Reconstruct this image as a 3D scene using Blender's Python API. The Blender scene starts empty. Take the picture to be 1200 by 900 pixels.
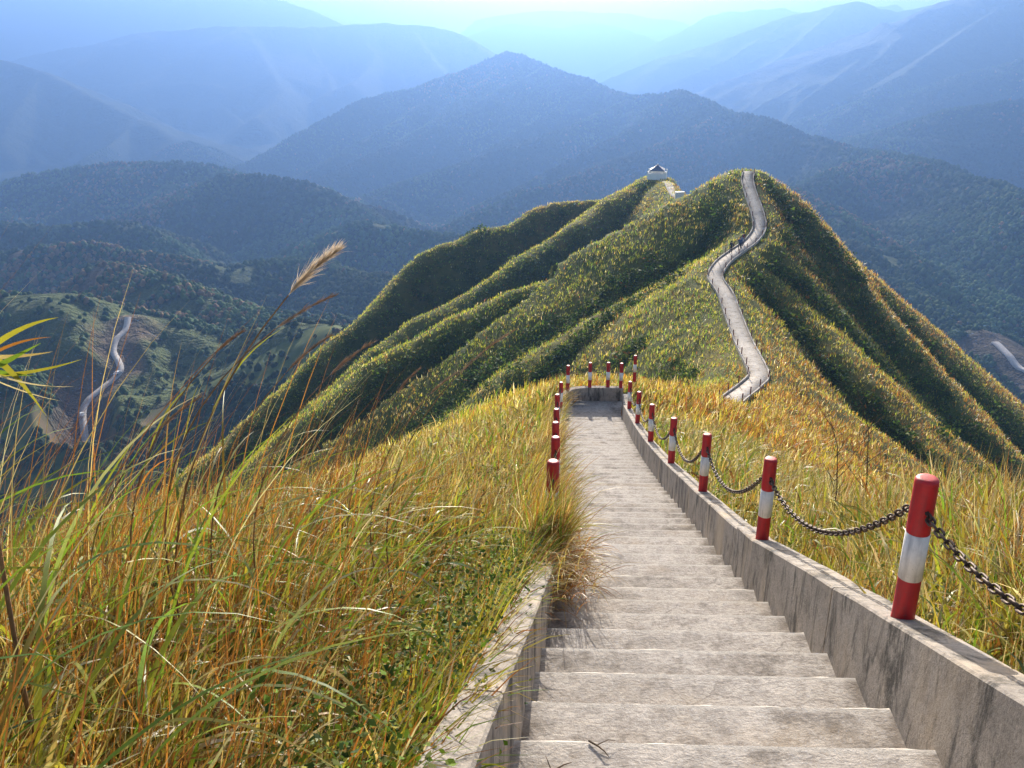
import bpy, bmesh, math, random
import numpy as np
from mathutils import Vector, Matrix

random.seed(7)
RNG = np.random.default_rng(7)
scene = bpy.context.scene
COL = scene.collection
R = math.radians

# ------------------------------------------------------------------ camera
F = 1080.0
PITCH = R(21.8)
SP, CP = math.sin(PITCH), math.cos(PITCH)

def slope_of(v):
    return math.tan(PITCH + math.atan((v - 450.0) / F))

def P(u, v, y):
    """world point on the sight line of a survey mark (u, v) at forward distance y"""
    cy = (450.0 - v) / F
    k = y / (CP + cy * SP)
    return ((u - 600.0) / F * k, y, k * (cy * CP - SP))

cam_d = bpy.data.cameras.new('camera')
cam = bpy.data.objects.new('camera', cam_d)
COL.objects.link(cam)
cam_d.sensor_width = 36
cam_d.lens = 36 * F / 1200
cam_d.clip_start = 0.05
cam_d.clip_end = 40000
cam.rotation_euler = (R(90) - PITCH, 0, 0)
scene.camera = cam

# ------------------------------------------------------------------ helpers
def tag(o, label=None, cat=None, group=None, kind=None):
    if label: o['label'] = label
    if cat: o['category'] = cat
    if group: o['group'] = group
    if kind: o['kind'] = kind
    return o

def empty(name, loc=(0, 0, 0), rz=0.0):
    o = bpy.data.objects.new(name, None)
    o.location = loc
    o.rotation_euler = (0, 0, rz)
    COL.objects.link(o)
    return o

def fast_mesh(name, verts, quads=None, tris=None, col=None, smooth=False):
    me = bpy.data.meshes.new(name)
    verts = np.ascontiguousarray(verts, dtype=np.float32)
    me.vertices.add(len(verts))
    me.vertices.foreach_set('co', verts.ravel())
    idx, tot = [], []
    if quads is not None and len(quads):
        idx.append(np.asarray(quads, dtype=np.int32).ravel()); tot.append(np.full(len(quads), 4, dtype=np.int32))
    if tris is not None and len(tris):
        idx.append(np.asarray(tris, dtype=np.int32).ravel()); tot.append(np.full(len(tris), 3, dtype=np.int32))
    idx = np.concatenate(idx); tot = np.concatenate(tot)
    st = np.concatenate([[0], np.cumsum(tot)[:-1]]).astype(np.int32)
    me.loops.add(len(idx))
    me.loops.foreach_set('vertex_index', idx)
    me.polygons.add(len(tot))
    me.polygons.foreach_set('loop_start', st)
    if smooth:
        me.polygons.foreach_set('use_smooth', np.ones(len(tot), dtype=bool))
    me.update(calc_edges=True)
    if col is not None:
        a = me.color_attributes.new('tint', 'FLOAT_COLOR', 'POINT')
        c = np.ones((len(verts), 4), dtype=np.float32)
        c[:, :3] = col
        a.data.foreach_set('color', c.ravel())
    return me

def link(name, me, mat, parent=None):
    o = bpy.data.objects.new(name, me)
    if mat is not None and not me.materials:
        me.materials.append(mat)
    COL.objects.link(o)
    if parent is not None:
        o.parent = parent
    return o

def bm_obj(name, bm, mat, parent=None, smooth=False):
    me = bpy.data.meshes.new(name)
    bmesh.ops.recalc_face_normals(bm, faces=bm.faces)
    bm.to_mesh(me); bm.free()
    if smooth:
        for p in me.polygons: p.use_smooth = True
    return link(name, me, mat, parent)

def bm_box(bm, x0, x1, y0, y1, z0, z1, bev=0.0):
    g = bmesh.ops.create_cube(bm, size=1.0)
    for v in g['verts']:
        v.co = Vector(((x0 + x1) / 2 + v.co.x * (x1 - x0), (y0 + y1) / 2 + v.co.y * (y1 - y0), (z0 + z1) / 2 + v.co.z * (z1 - z0)))
    if bev:
        es = list({e for v in g['verts'] for e in v.link_edges})
        bmesh.ops.bevel(bm, geom=es, offset=bev, segments=2, affect='EDGES', profile=0.5)

def bm_lathe(bm, prof, n=20, c=(0, 0, 0)):
    rings = []
    for r, z in prof:
        rings.append([bm.verts.new((c[0] + r * math.cos(2 * math.pi * i / n), c[1] + r * math.sin(2 * math.pi * i / n), c[2] + z)) for i in range(n)])
    for a, b in zip(rings, rings[1:]):
        for i in range(n):
            bm.faces.new((a[i], a[(i + 1) % n], b[(i + 1) % n], b[i]))
    bm.faces.new(rings[0][::-1]); bm.faces.new(rings[-1])

def bm_tube(bm, pts, rad, n=6):
    """tapered tube along points"""
    pts = [Vector(p) for p in pts]
    rings = []
    for i, p in enumerate(pts):
        d = (pts[min(i + 1, len(pts) - 1)] - pts[max(i - 1, 0)]).normalized()
        a = d.cross(Vector((0.31, 0.2, 0.93)))
        if a.length < 1e-3: a = d.cross(Vector((1, 0, 0)))
        a.normalize(); b = d.cross(a)
        r = rad[i] if hasattr(rad, '__len__') else rad
        rings.append([bm.verts.new(p + a * (r * math.cos(2 * math.pi * k / n)) + b * (r * math.sin(2 * math.pi * k / n))) for k in range(n)])
    for a, b in zip(rings, rings[1:]):
        for k in range(n):
            bm.faces.new((a[k], a[(k + 1) % n], b[(k + 1) % n], b[k]))
    bm.faces.new(rings[0][::-1]); bm.faces.new(rings[-1])

# ------------------------------------------------------------------ noise
def _hash(ix, iy, seed):
    with np.errstate(over='ignore'):
        h = (ix.astype(np.int64) * 374761393 + iy.astype(np.int64) * 668265263 + seed * 1442695041) & 0xffffffff
        h = ((h ^ (h >> 13)) * 1274126177) & 0xffffffff
        h = h ^ (h >> 16)
    return (h & 0xffff).astype(np.float32) / 65535.0 * 2 - 1

def noise(x, y, seed=0):
    ix = np.floor(x); iy = np.floor(y)
    fx = (x - ix).astype(np.float32); fy = (y - iy).astype(np.float32)
    fx = fx * fx * fx * (fx * (fx * 6 - 15) + 10); fy = fy * fy * fy * (fy * (fy * 6 - 15) + 10)
    a = _hash(ix, iy, seed); b = _hash(ix + 1, iy, seed); c = _hash(ix, iy + 1, seed); d = _hash(ix + 1, iy + 1, seed)
    return (a + (b - a) * fx) + ((c + (d - c) * fx) - (a + (b - a) * fx)) * fy

def fbm(x, y, octv=4, seed=0):
    s = 0; a = 0.5
    for o in range(octv):
        s = s + a * noise(x * 2 ** o + 17.3 * o, y * 2 ** o - 9.1 * o, seed + o)
        a *= 0.5
    return s

def smooth01(a, b, x):
    t = np.clip((x - a) / (b - a), 0, 1)
    return t * t * (3 - 2 * t)

# ------------------------------------------------------------------ the walk: profile of the steps
PROF_Y = np.array([-3, 0, 4.07, 7.4, 10.7, 14.0, 17.3, 20.6, 23.9, 25.8, 26.2, 40])
PROF_Z = np.array([-0.13, -1.52, -3.41, -4.96, -6.24, -7.47, -8.63, -9.70, -10.75, -11.42, -11.5, -11.5])
Y_END = 27.3
def stair_z(y): return np.interp(y, PROF_Y, PROF_Z)

def on_stairs(u, v, lift=0.0):
    """the point of the stair line under a survey mark"""
    s = slope_of(v)
    ys = np.linspace(1.0, 29.5, 4000)
    g = stair_z(ys) + lift + s * ys
    i = int(np.argmax(g > 0)) if (g > 0).any() else len(ys) - 1
    p = P(u, v, float(ys[i]))
    return p

_re = [on_stairs(u, v) for u, v in ((1093, 868), (995, 787), (950, 742), (857, 656), (822, 622), (800, 595), (775, 567), (755, 540), (740, 512), (731, 490), (728, 474))]
_ry = np.array([p[1] for p in _re]); _rx = np.array([p[0] for p in _re])
_cf = np.polyfit(_ry, _rx, 3)
def x_right(y):
    y = np.asarray(y, dtype=float)
    yy = np.clip(y, 3.0, 28.0)
    return np.polyval(_cf, yy) + (y < 3.0) * (y - 3.0) * 0.085
def x_left(y):
    y = np.asarray(y, dtype=float)
    return x_right(y) - 1.75 - 0.028 * np.clip(8.0 - y, 0, 9)

# ------------------------------------------------------------------ ridges of the land
def px(*pts): return [P(*p) for p in pts]

PATH_PTS = px((800, 520, 49), (824, 500, 54), (842, 484, 60), (860, 468, 66), (880, 452, 71), (889, 440, 74), (881, 420, 79), (871, 400, 85), (860, 372, 92), (850, 345, 99),
              (838, 325, 105), (846, 309, 110), (862, 296, 115), (880, 283, 120), (890, 267, 125), (887, 248, 130), (880, 228, 136), (876, 212, 141), (877.5, 201, 145))

RIDGES = []
def ridge(pts, slope=0.6, w=4.0, k=3.0, spur=0.25, slen=18.0, rough=0.5, rlen=9.0, sub=2, sr=None, foot=False):
    pts = np.array(pts, dtype=np.float64)
    # Catmull-Rom resample
    q = [pts[0]]
    for i in range(len(pts) - 1):
        p0 = pts[max(i - 1, 0)]; p1 = pts[i]; p2 = pts[i + 1]; p3 = pts[min(i + 2, len(pts) - 1)]
        for j in range(1, sub + 1):
            t = j / sub
            q.append(0.5 * ((2 * p1) + (-p0 + p2) * t + (2 * p0 - 5 * p1 + 4 * p2 - p3) * t * t + (-p0 + 3 * p1 - 3 * p2 + p3) * t ** 3))
    RIDGES.append(dict(p=np.array(q), slope=slope, sr=sr, foot=foot, w=w, k=k, spur=spur, slen=slen, rough=rough, rlen=rlen, seed=len(RIDGES) * 11 + 3))

# near, grassy ridge
stair_line = [(float(x_right(y)) - 0.9, y, float(stair_z(y)) - 0.12) for y in (-6, -2, 2, 6, 10, 14, 18, 22, 26)]
ridge(stair_line + [(3.6, 28.5, -11.9), (6.5, 38, -16.5), (11.5, 48, -20.8), (15.0, 56, -24.6)] + PATH_PTS[4:6], 0.80, 5.5, 1.0, 0.15, 9, 0.25, 5)
ridge(PATH_PTS[4:11], 0.80, 4.0, 1.0, 0.15, 9, 0.25, 5, sr=1.15)
ridge(PATH_PTS[9:], 0.85, 3.5, 1.0, 0.15, 9, 0.25, 5, sr=1.25)
ridge([(0.4, -4, -1.1), (-1.2, 3, -3.55), (-3.2, 8, -5.9), (-4.6, 11.0, -7.8), (-8.0, 13.5, -11.3)], 0.85, 4.0, 1.0, 0.15, 6, 0.25, 4)
ridge([(-1.2, 3, -3.6), (-7.5, 6, -5.4), (-13.0, 8, -8.3)], 0.85, 3.5, 1.0, 0.15, 6, 0.25, 4)
# hill behind the top of the path, to the pavilion
ridge([PATH_PTS[-1], P(868, 206, 151), P(845, 222, 163), P(815, 236, 178), P(795, 231, 192), P(783, 215, 208), P(770, 210, 220), P(752, 213, 224)], 1.0, 3.5, 1.5, 0.2, 14, 0.5, 8, sr=1.5)
# spurs to the left
ridge(px((880, 276, 121), (835, 306, 118), (775, 338, 115), (720, 366, 112), (662, 403, 108), (618, 432, 104), (560, 480, 99), (500, 540, 93)), 0.92, 3.5, 1.2, 0.12, 12, 0.9, 7)
ridge(px((842, 225, 141), (800, 257, 138), (740, 286, 136), (680, 316, 133), (610, 343, 131), (545, 370, 128), (480, 402, 125), (430, 440, 121), (390, 482, 118), (330, 545, 112), (290, 590, 108)), 1.0, 3.0, 1.2, 0.10, 13, 0.9, 8)
ridge(px((770, 210, 220), (750, 213, 217), (715, 235, 208), (680, 262, 200), (640, 288, 192), (600, 314, 184), (550, 346, 175), (500, 372, 168), (450, 406, 160), (410, 446, 152), (360, 492, 145), (300, 550, 138)), 1.05, 4.0, 1.4, 0.25, 15, 1.1, 9)
ridge(px((752, 213, 224), (725, 232, 226), (695, 236, 225), (655, 238, 222), (625, 247, 218), (600, 265, 212), (570, 266, 208), (540, 280, 203), (500, 296, 197), (470, 326, 190), (440, 362, 180), (400, 392, 172), (370, 420, 165), (345, 445, 160), (300, 490, 150), (240, 560, 138)), 1.1, 2.5, 1.4, 0.25, 16, 0.8, 9)
# spurs to the right
ridge(px((862, 296, 115), (905, 335, 110), (945, 376, 104), (1000, 441, 94), (1045, 498, 88), (1120, 550, 83), (1200, 606, 78), (1300, 680, 72)), 0.8, 3.0, 1.4, 0.2, 12, 0.5, 7)
ridge(px((879, 201, 145), (895, 207, 145), (928, 246, 140), (962, 292, 135), (1000, 338, 130), (1040, 385, 125), (1080, 432, 120), (1140, 498, 113), (1200, 560, 107), (1300, 660, 98)), 0.95, 7.0, 1.2, 0.12, 13, 0.6, 8, sr=0.42, foot=True, sub=3)
ridge(px((905, 225, 152), (960, 298, 158), (1000, 342, 160), (1060, 392, 160), (1120, 435, 157), (1200, 492, 152), (1300, 570, 144)), 0.95, 3.0, 1.6, 0.25, 15, 0.8, 9)
N_NEAR = len(RIDGES)

# far hills and mountains
def mtn(*pts, slope=0.74, w=16, k=10, spur=0.5, slen=150, rough=10, rlen=120, sub=2):
    ridge(px(*pts), slope, w, k, spur, slen, rough, rlen, sub)
# central mountain
mtn((230, 215, 2200), (290, 192, 2400), (350, 160, 2600), (420, 118, 2800), (480, 105, 2900), (540, 82, 2950), (590, 62, 3000), (640, 75, 2800), (700, 100, 2600), (745, 115, 2400),
    (800, 108, 2200), (850, 130, 2000), (900, 140, 1850), (950, 160, 1700), (1040, 180, 1450), (1100, 195, 1250), (1200, 230, 1000), (1320, 280, 820), slen=190, rough=10, slope=1.0)
mtn((745, 116, 2400), (690, 140, 2300), (640, 160, 2200), (540, 192, 2000), (430, 236, 1800), (380, 262, 1650))
mtn((590, 64, 3000), (560, 110, 2700), (500, 150, 2500), (420, 190, 2250), (350, 225, 2050))
mtn((850, 131, 2000), (790, 165, 1850), (700, 200, 1650), (600, 235, 1480), (520, 270, 1300), slen=120)
mtn((1040, 181, 1450), (985, 200, 1300), (900, 235, 1150), (820, 270, 1000), slen=90)
mtn((925, 225, 1080), (960, 240, 1000), (1020, 288, 900), (1100, 320, 820), (1190, 368, 700), (1260, 400, 640), slen=70, w=15, k=10, rough=4, rlen=60)
mtn((900, 262, 900), (960, 285, 800), (1040, 330, 720), (1110, 372, 640), (1180, 420, 560), slen=60, w=12, k=8, rough=4, rlen=60)
mtn((1150, 390, 590), (1185, 412, 560), (1230, 440, 530), (1300, 470, 500), slope=0.45, slen=60, w=14, k=6, rough=2, rlen=50)
# side spurs of the mountains
for sp_ in (((640, 77, 2800), (560, 120, 2600), (470, 172, 2350), (380, 216, 2100)), ((700, 102, 2600), (620, 150, 2380), (520, 202, 2100), (450, 246, 1850)),
            ((800, 110, 2200), (720, 162, 2000), (640, 204, 1800), (560, 244, 1600)), ((950, 162, 1700), (1020, 214, 1450), (1090, 262, 1250), (1160, 312, 1050)),
            ((1040, 182, 1450), (1110, 232, 1250), (1190, 290, 1050)), ((900, 142, 1850), (960, 190, 1600), (1010, 228, 1400)), ((540, 84, 2950), (470, 140, 2650), (400, 180, 2400)),
            ((985, 6, 4800), (920, 62, 4300), (860, 112, 3800), (830, 142, 3500)), ((1090, 10, 3500), (1020, 62, 3250), (950, 110, 2950)), ((1200, -10, 3300), (1120, 42, 3000), (1060, 86, 2800), (1000, 124, 2600)),
            ((1100, 101, 2700), (1040, 140, 2450), (980, 166, 2250)), ((930, 20, 5000), (850, 70, 4600), (780, 100, 4300)), ((1040, 30, 3600), (960, 85, 3300), (880, 130, 3000)),
            ((160, 40, 5000), (200, 82, 4600), (260, 122, 4100), (290, 152, 3700)), ((60, 62, 5200), (110, 100, 4500), (180, 130, 4000)), ((480, 30, 5200), (500, 60, 4800), (520, 85, 4400)), ((350, 36, 5050), (380, 80, 4600), (390, 110, 4200)),
            ((50, 87, 3500), (20, 130, 3100), (0, 170, 2800)), ((160, 142, 3100), (130, 170, 2800), (90, 192, 2500))):
    mtn(*sp_, slope=0.8, w=7, k=9, rough=7, spur=0.45, slen=110, rlen=90)
# left middle hills
mtn((-90, 230, 1750), (0, 215, 1700), (80, 197, 1700), (170, 190, 1650), (240, 195, 1600), (300, 218, 1500), slen=110, w=20, k=12, rough=5, rlen=80)
mtn((190, 243, 1350), (230, 222, 1350), (262, 206, 1350), (340, 210, 1320), (400, 238, 1250), (450, 268, 1150), slen=90, w=18, k=10, rough=5, rlen=70)
mtn((-80, 275, 1150), (0, 262, 1120), (70, 268, 1080), (140, 262, 1050), (180, 275, 1000), (215, 302, 930), slen=80, w=15, k=10, rough=4, rlen=60)
mtn((420, 262, 1000), (480, 270, 980), (540, 282, 920), (600, 310, 850), slen=80, w=15, k=10, rough=4, rlen=60)
mtn((-80, 310, 860), (0, 300, 850), (50, 292, 830), (120, 290, 800), (200, 302, 780), (260, 315, 760), (340, 305, 800), (400, 318, 760), (450, 330, 700), (500, 360, 640), slen=70, w=15, k=8, rough=4, rlen=50)
mtn((60, 360, 620), (90, 340, 640), (120, 311, 640), (160, 319, 600), (205, 335, 570), (250, 360, 535), (300, 386, 500), (345, 425, 455), slen=45, w=10, k=6, rough=3, rlen=35, slope=0.6)
mtn((-120, 350, 500), (0, 343, 480), (50, 350, 465), (85, 372, 440), (110, 402, 420), slen=40, w=8, k=5, rough=2.5, rlen=30, slope=0.6)
mtn((165, 364, 480), (205, 382, 462), (235, 402, 448), (265, 428, 425), slen=35, w=8, k=5, rough=2, rlen=30, slope=0.5)
mtn((-120, 420, 390), (0, 440, 370), (50, 462, 350), (85, 500, 330), slen=35, w=8, k=5, rough=2, rlen=30)
mtn((165, 525, 380), (190, 535, 365), (215, 560, 350), slen=30, w=6, k=4, rough=1.5, rlen=25, slope=0.6)
mtn((-120, 575, 300), (-20, 615, 290), (30, 660, 275), slen=30, w=6, k=4, rough=1.5, rlen=25)
mtn((300, 385, 420), (350, 378, 400), (385, 385, 385), (420, 410, 360), slen=30, w=6, k=4, rough=2, rlen=25, slope=0.7)
ROAD_PTS = px((150, 372, 462), (147, 386, 452), (136, 398, 442), (133, 412, 432), (139, 424, 423), (141, 434, 416), (133, 444, 410), (118, 456, 402), (104, 468, 394), (97, 482, 386), (98, 500, 376), (101, 520, 366), (103, 540, 357), (106, 562, 348), (112, 590, 336))
mtn((150, 372, 462), (136, 398, 442), (141, 432, 416), (118, 456, 402), (97, 482, 386), (101, 520, 366), (112, 590, 336), slen=40, w=5, k=2, rough=0.05, rlen=30, slope=0.6, spur=0.1)
# big ranges behind
mtn((-120, 50, 3900), (0, 72, 3600), (50, 85, 3500), (100, 110, 3300), (160, 140, 3100), (230, 170, 2800), (280, 198, 2550), slen=220, rough=14, rlen=200)
mtn((-120, 95, 5300), (0, 75, 5200), (60, 60, 5200), (110, 50, 5100), (160, 38, 5000), (200, 35, 5000), (290, 30, 5000), (350, 34, 5050), (420, 28, 5200), (480, 28, 5200), (530, 36, 5200), (555, 52, 5100), (600, 85, 4800), slen=260, rough=16, rlen=220)
mtn((290, 31, 5000), (310, 70, 4500), (330, 110, 4000), (300, 140, 3600), slen=220, rough=14, rlen=200)
mtn((420, 29, 5200), (440, 70, 4700), (410, 100, 4200), slen=220, rough=14, rlen=200)
mtn((-150, -14, 7000), (0, -14, 7000), (100, -12, 7000), (250, -7, 7000), (330, 1, 7000), (390, 24, 6800), (430, 45, 6500), slen=400, rough=20, rlen=400)
mtn((-100, 20, 7000), (0, 35, 7000), (80, 30, 7000), (150, 45, 6800), (250, 60, 6500), slen=300, rough=20, rlen=300)
mtn((500, 75, 9000), (550, 42, 9000), (600, 27, 9000), (650, 33, 9000), (700, 27, 9000), (755, 42, 8500), (790, 66, 8000), slen=400, rough=22, rlen=400)
mtn((560, 22, 12500), (640, 13, 12500), (720, 15, 12500), (800, 24, 12500), slen=500, rough=25, rlen=500)
mtn((730, 72, 7500), (790, 42, 7500), (830, 20, 7500), (870, 12, 7500), (920, 10, 7500), (960, 18, 7500), (1050, 5, 7500), slen=350, rough=18, rlen=300)
mtn((690, 105, 5200), (720, 90, 5200), (780, 66, 5200), (830, 52, 5000), (880, 35, 5000), (930, 18, 5000), (985, 4, 4800), (1010, 0, 4800), (1050, 12, 4800), (1120, 0, 4700), (1250, -20, 4600), slen=260, rough=16, rlen=220)
mtn((770, 125, 4300), (820, 108, 4100), (860, 90, 3900), (920, 68, 3800), (980, 48, 3700), (1040, 28, 3600), (1090, 8, 3500), (1130, -6, 3400), (1200, -24, 3300), (1320, -30, 3200), slen=240, rough=14, rlen=200)
mtn((830, 170, 2900), (900, 150, 2900), (1000, 128, 2800), (1100, 100, 2700), (1200, 68, 2600), (1320, 40, 2500), slen=180, rough=10, rlen=150)
mtn((960, 185, 2150), (1000, 174, 2100), (1060, 150, 2100), (1120, 130, 2000), (1200, 116, 1950), (1320, 90, 1900), slen=150, rough=9, rlen=120)

def floor_z(X, Y):
    r = np.sqrt(X * X + Y * Y)
    return np.interp(r, [0, 300, 600, 1200, 2500, 5000, 9000, 14000], [-190, -215, -250, -320, -420, -470, -480, -420]).astype(np.float32)

def height(X, Y, ridges=None):
    X = np.asarray(X, dtype=np.float32).ravel(); Y = np.asarray(Y, dtype=np.float32).ravel()
    H = floor_z(X, Y) + 12 * fbm(X / 160, Y / 160, 3, 5)
    for rd in RIDGES:
        p = rd['p']; sl = rd['slope']
        x0, y0 = p[:, 0].min(), p[:, 1].min(); x1, y1 = p[:, 0].max(), p[:, 1].max()
        dx = np.maximum(np.maximum(x0 - X, X - x1), 0); dy = np.maximum(np.maximum(y0 - Y, Y - y1), 0)
        bd = np.sqrt(dx * dx + dy * dy)
        m = (p[:, 2].max() + rd['rough'] + rd['k'] - 0.7 * sl * np.maximum(bd - rd['w'], 0)) > H
        idx = np.nonzero(m)[0]
        if len(idx) == 0: continue
        xs, ys = X[idx], Y[idx]
        # bend the sight of the crest a little so spurs and gullies wander
        wx = xs + rd['slen'] * 0.35 * noise(xs / rd['slen'], ys / rd['slen'], rd['seed'] + 1)
        wy = ys + rd['slen'] * 0.35 * noise(xs / rd['slen'], ys / rd['slen'], rd['seed'] + 2)
        best = np.full(len(xs), -1e9, dtype=np.float32); dmin = np.full(len(xs), 1e9, dtype=np.float32)
        for a, b in zip(p[:-1], p[1:]):
            ex, ey = b[0] - a[0], b[1] - a[1]
            L2 = ex * ex + ey * ey + 1e-9
            t = np.clip(((xs - a[0]) * ex + (ys - a[1]) * ey) / L2, 0, 1)
            fx = a[0] + t * ex; fy = a[1] + t * ey
            d = np.sqrt((xs - fx) ** 2 + (ys - fy) ** 2)
            t2 = np.clip(((wx - a[0]) * ex + (wy - a[1]) * ey) / L2, 0, 1)
            gx = a[0] + t2 * ex; gy = a[1] + t2 * ey
            n = noise(gx / rd['slen'] + 3.1, gy / rd['slen'], rd['seed']) + 0.5 * noise(gx / rd['slen'] * 2.3, gy / rd['slen'] * 2.3 + 7, rd['seed'] + 5)
            de = np.sqrt(d * d + rd['w'] ** 2) - rd['w']
            slx = sl if rd['sr'] is None else np.where((xs - a[0]) * ey - (ys - a[1]) * ex > 0, rd['sr'], sl)
            z = a[2] + t * (b[2] - a[2]) - slx * de * (1 + rd['spur'] * n)
            best = np.where(d < dmin, z, best).astype(np.float32) if rd['foot'] else np.maximum(best, z.astype(np.float32)); dmin = np.minimum(dmin, d.astype(np.float32))
        if rd['w'] > 7.5:
            q1 = rd['slen'] * 0.95
            rg = 1 - 2.2 * np.abs(noise(wx / q1, wy / q1, rd['seed'] + 21))
            best += np.minimum(np.maximum(dmin - rd['w'], 0) * 0.17, q1 * 0.13) * rg
            best += 4.5 * fbm(xs / 55, ys / 55, 3, rd['seed'] + 30)
        best += rd['rough'] * fbm(xs / rd['rlen'], ys / rd['rlen'], 4, rd['seed'] + 9) * 0.9
        k = rd['k']
        h0 = H[idx]
        hh = np.clip(0.5 + 0.5 * (best - h0) / k, 0, 1)
        H[idx] = h0 + (best - h0) * hh + k * hh * (1 - hh)
    return H

PATH = np.array(PATH_PTS)
def catmull(pts, sub):
    pts = np.array(pts, dtype=float); q = [pts[0]]
    for i in range(len(pts) - 1):
        p0 = pts[max(i - 1, 0)]; p1 = pts[i]; p2 = pts[i + 1]; p3 = pts[min(i + 2, len(pts) - 1)]
        for j in range(1, sub + 1):
            t = j / sub
            q.append(0.5 * ((2 * p1) + (-p0 + p2) * t + (2 * p0 - 5 * p1 + 4 * p2 - p3) * t * t + (-p0 + 3 * p1 - 3 * p2 + p3) * t ** 3))
    return np.array(q)
PATHC = catmull(PATH, 6)
ROADC = catmull(ROAD_PTS, 6)
PAVC = np.array(px((798, 236, 184), (795, 232, 190), (788, 224, 198), (783, 214, 208), (776, 209, 216)))

def line_dist(X, Y, line):
    best = np.full(X.shape, 1e9, dtype=np.float32); z = np.zeros(X.shape, dtype=np.float32)
    for a, b in zip(line[:-1], line[1:]):
        ex, ey = b[0] - a[0], b[1] - a[1]; L2 = ex * ex + ey * ey + 1e-9
        t = np.clip(((X - a[0]) * ex + (Y - a[1]) * ey) / L2, 0, 1)
        d = np.hypot(X - a[0] - t * ex, Y - a[1] - t * ey)
        m = d < best
        best = np.where(m, d, best); z = np.where(m, a[2] + t * (b[2] - a[2]), z)
    return best, z

def land(X, Y):
    sh = np.shape(X)
    X = np.asarray(X, dtype=np.float32).ravel(); Y = np.asarray(Y, dtype=np.float32).ravel()
    H = height(X, Y)
    # bench for the far path
    m = np.nonzero((Y > 50) & (Y < 160) & (X > 0) & (X < 60))[0]
    if len(m):
        d, z = line_dist(X[m], Y[m], PATHC)
        w = smooth01(1.1, 4.5, d)
        H[m] = H[m] * w + (z - 0.12) * (1 - w)
    m = np.nonzero((Y > 320) & (Y < 480) & (X < -90) & (X > -300))[0]
    if len(m):
        d, z = line_dist(X[m], Y[m], ROADC)
        w = smooth01(4, 17, d)
        H[m] = H[m] * w + (z - 0.25) * (1 - w)
    # pavilion terrace
    pv = P(770, 209, 220)
    d = np.hypot(X - pv[0], Y - pv[1]); w = smooth01(3.2, 6, d)
    H = H * w + (pv[2] - 0.05) * (1 - w)
    # bed for the steps and walls
    m = np.nonzero((Y > -8) & (Y < Y_END + 3) & (np.abs(X) < 12))[0]
    if len(m):
        xm = X[m]; ym = Y[m]; xr = x_right(ym); xl = x_left(ym)
        out = np.maximum(xl - 0.22 - xm, xm - xr - 0.22)          # distance outside the walls
        out = np.maximum(out, (ym - Y_END - 0.2))
        sz = stair_z(ym)
        lip = sz + 0.14 - 0.10 * np.clip(out, 0, 2)
        w = smooth01(0.05, 1.6, out)
        h = H[m] * w + lip * (1 - w)
        h = np.where(out < 0.0, sz - 0.6, h)
        H[m] = h
    return H.reshape(sh)

# polar sheets
AZ0, AZ1, NA = R(-54), R(54), 760
def polar(r0, r1, nr):
    az = np.linspace(AZ0, AZ1, NA); lr = np.linspace(math.log(r0), math.log(r1), nr)
    A, L = np.meshgrid(az, lr)
    rr = np.exp(L)
    return rr * np.sin(A), rr * np.cos(A), lr

def sheet(X, Y, Z):
    nr, na = X.shape
    v = np.stack([X, Y, Z], -1).reshape(-1, 3)
    i = np.arange((nr - 1) * na).reshape(nr - 1, na)[:, :-1].ravel()
    return v, np.stack([i, i + 1, i + 1 + na, i + na], -1)

NX, NY, NLR = polar(0.35, 400.0, 760)
NZ = land(NX, NY)
FX, FY, FLR = polar(385.0, 14500.0, 640)
FZ = land(FX, FY)

def sample(X, Y, nz=None):
    """height of the built ground sheets"""
    r = np.hypot(X, Y); a = np.arctan2(X, Y)
    fa = np.clip((a - AZ0) / (AZ1 - AZ0) * (NA - 1), 0, NA - 1.001)
    out = np.zeros(np.shape(X), dtype=np.float32)
    for G, lr, sel in ((NZ, NLR, r < 399), (FZ, FLR, r >= 399)):
        if not np.any(sel): continue
        fr = np.clip((np.log(np.maximum(r[sel], 0.36)) - lr[0]) / (lr[-1] - lr[0]) * (len(lr) - 1), 0, len(lr) - 1.001)
        ai = fa[sel].astype(int); ri = fr.astype(int); ta = fa[sel] - ai; tr = fr - ri
        out[sel] = (G[ri, ai] * (1 - ta) + G[ri, ai + 1] * ta) * (1 - tr) + (G[ri + 1, ai] * (1 - ta) + G[ri + 1, ai + 1] * ta) * tr
    return out

# ------------------------------------------------------------------ materials
def new_mat(name):
    m = bpy.data.materials.new(name); m.use_nodes = True
    nt = m.node_tree; nt.nodes.clear()
    out = nt.nodes.new('ShaderNodeOutputMaterial')
    return m, nt, out

def N(nt, t, **kw):
    n = nt.nodes.new(t)
    for k, v in kw.items():
        if k.startswith('i_'):
            key = k[2:]
            n.inputs[int(key) if key.isdigit() else key.replace('_', ' ')].default_value = v
        else: setattr(n, k, v)
    return n

def ramp(nt, src, stops):
    r = nt.nodes.new('ShaderNodeValToRGB')
    e = r.color_ramp.elements
    while len(e) > 1: e.remove(e[-1])
    e[0].position, e[0].color = stops[0][0], (*stops[0][1], 1)
    for p, c in stops[1:]:
        q = e.new(p); q.color = (*c, 1)
    nt.links.new(src, r.inputs[0])
    return r.outputs[0]

def nz(nt, scale, detail=4, rough=0.55, vec=None, dist=0.0):
    n = N(nt, 'ShaderNodeTexNoise', i_Scale=scale, i_Detail=detail, i_Roughness=rough, i_Distortion=dist)
    if vec is None:
        g = N(nt, 'ShaderNodeTexCoord'); vec = g.outputs['Object']
    nt.links.new(vec, n.inputs['Vector'])
    return n.outputs['Fac']

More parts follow.
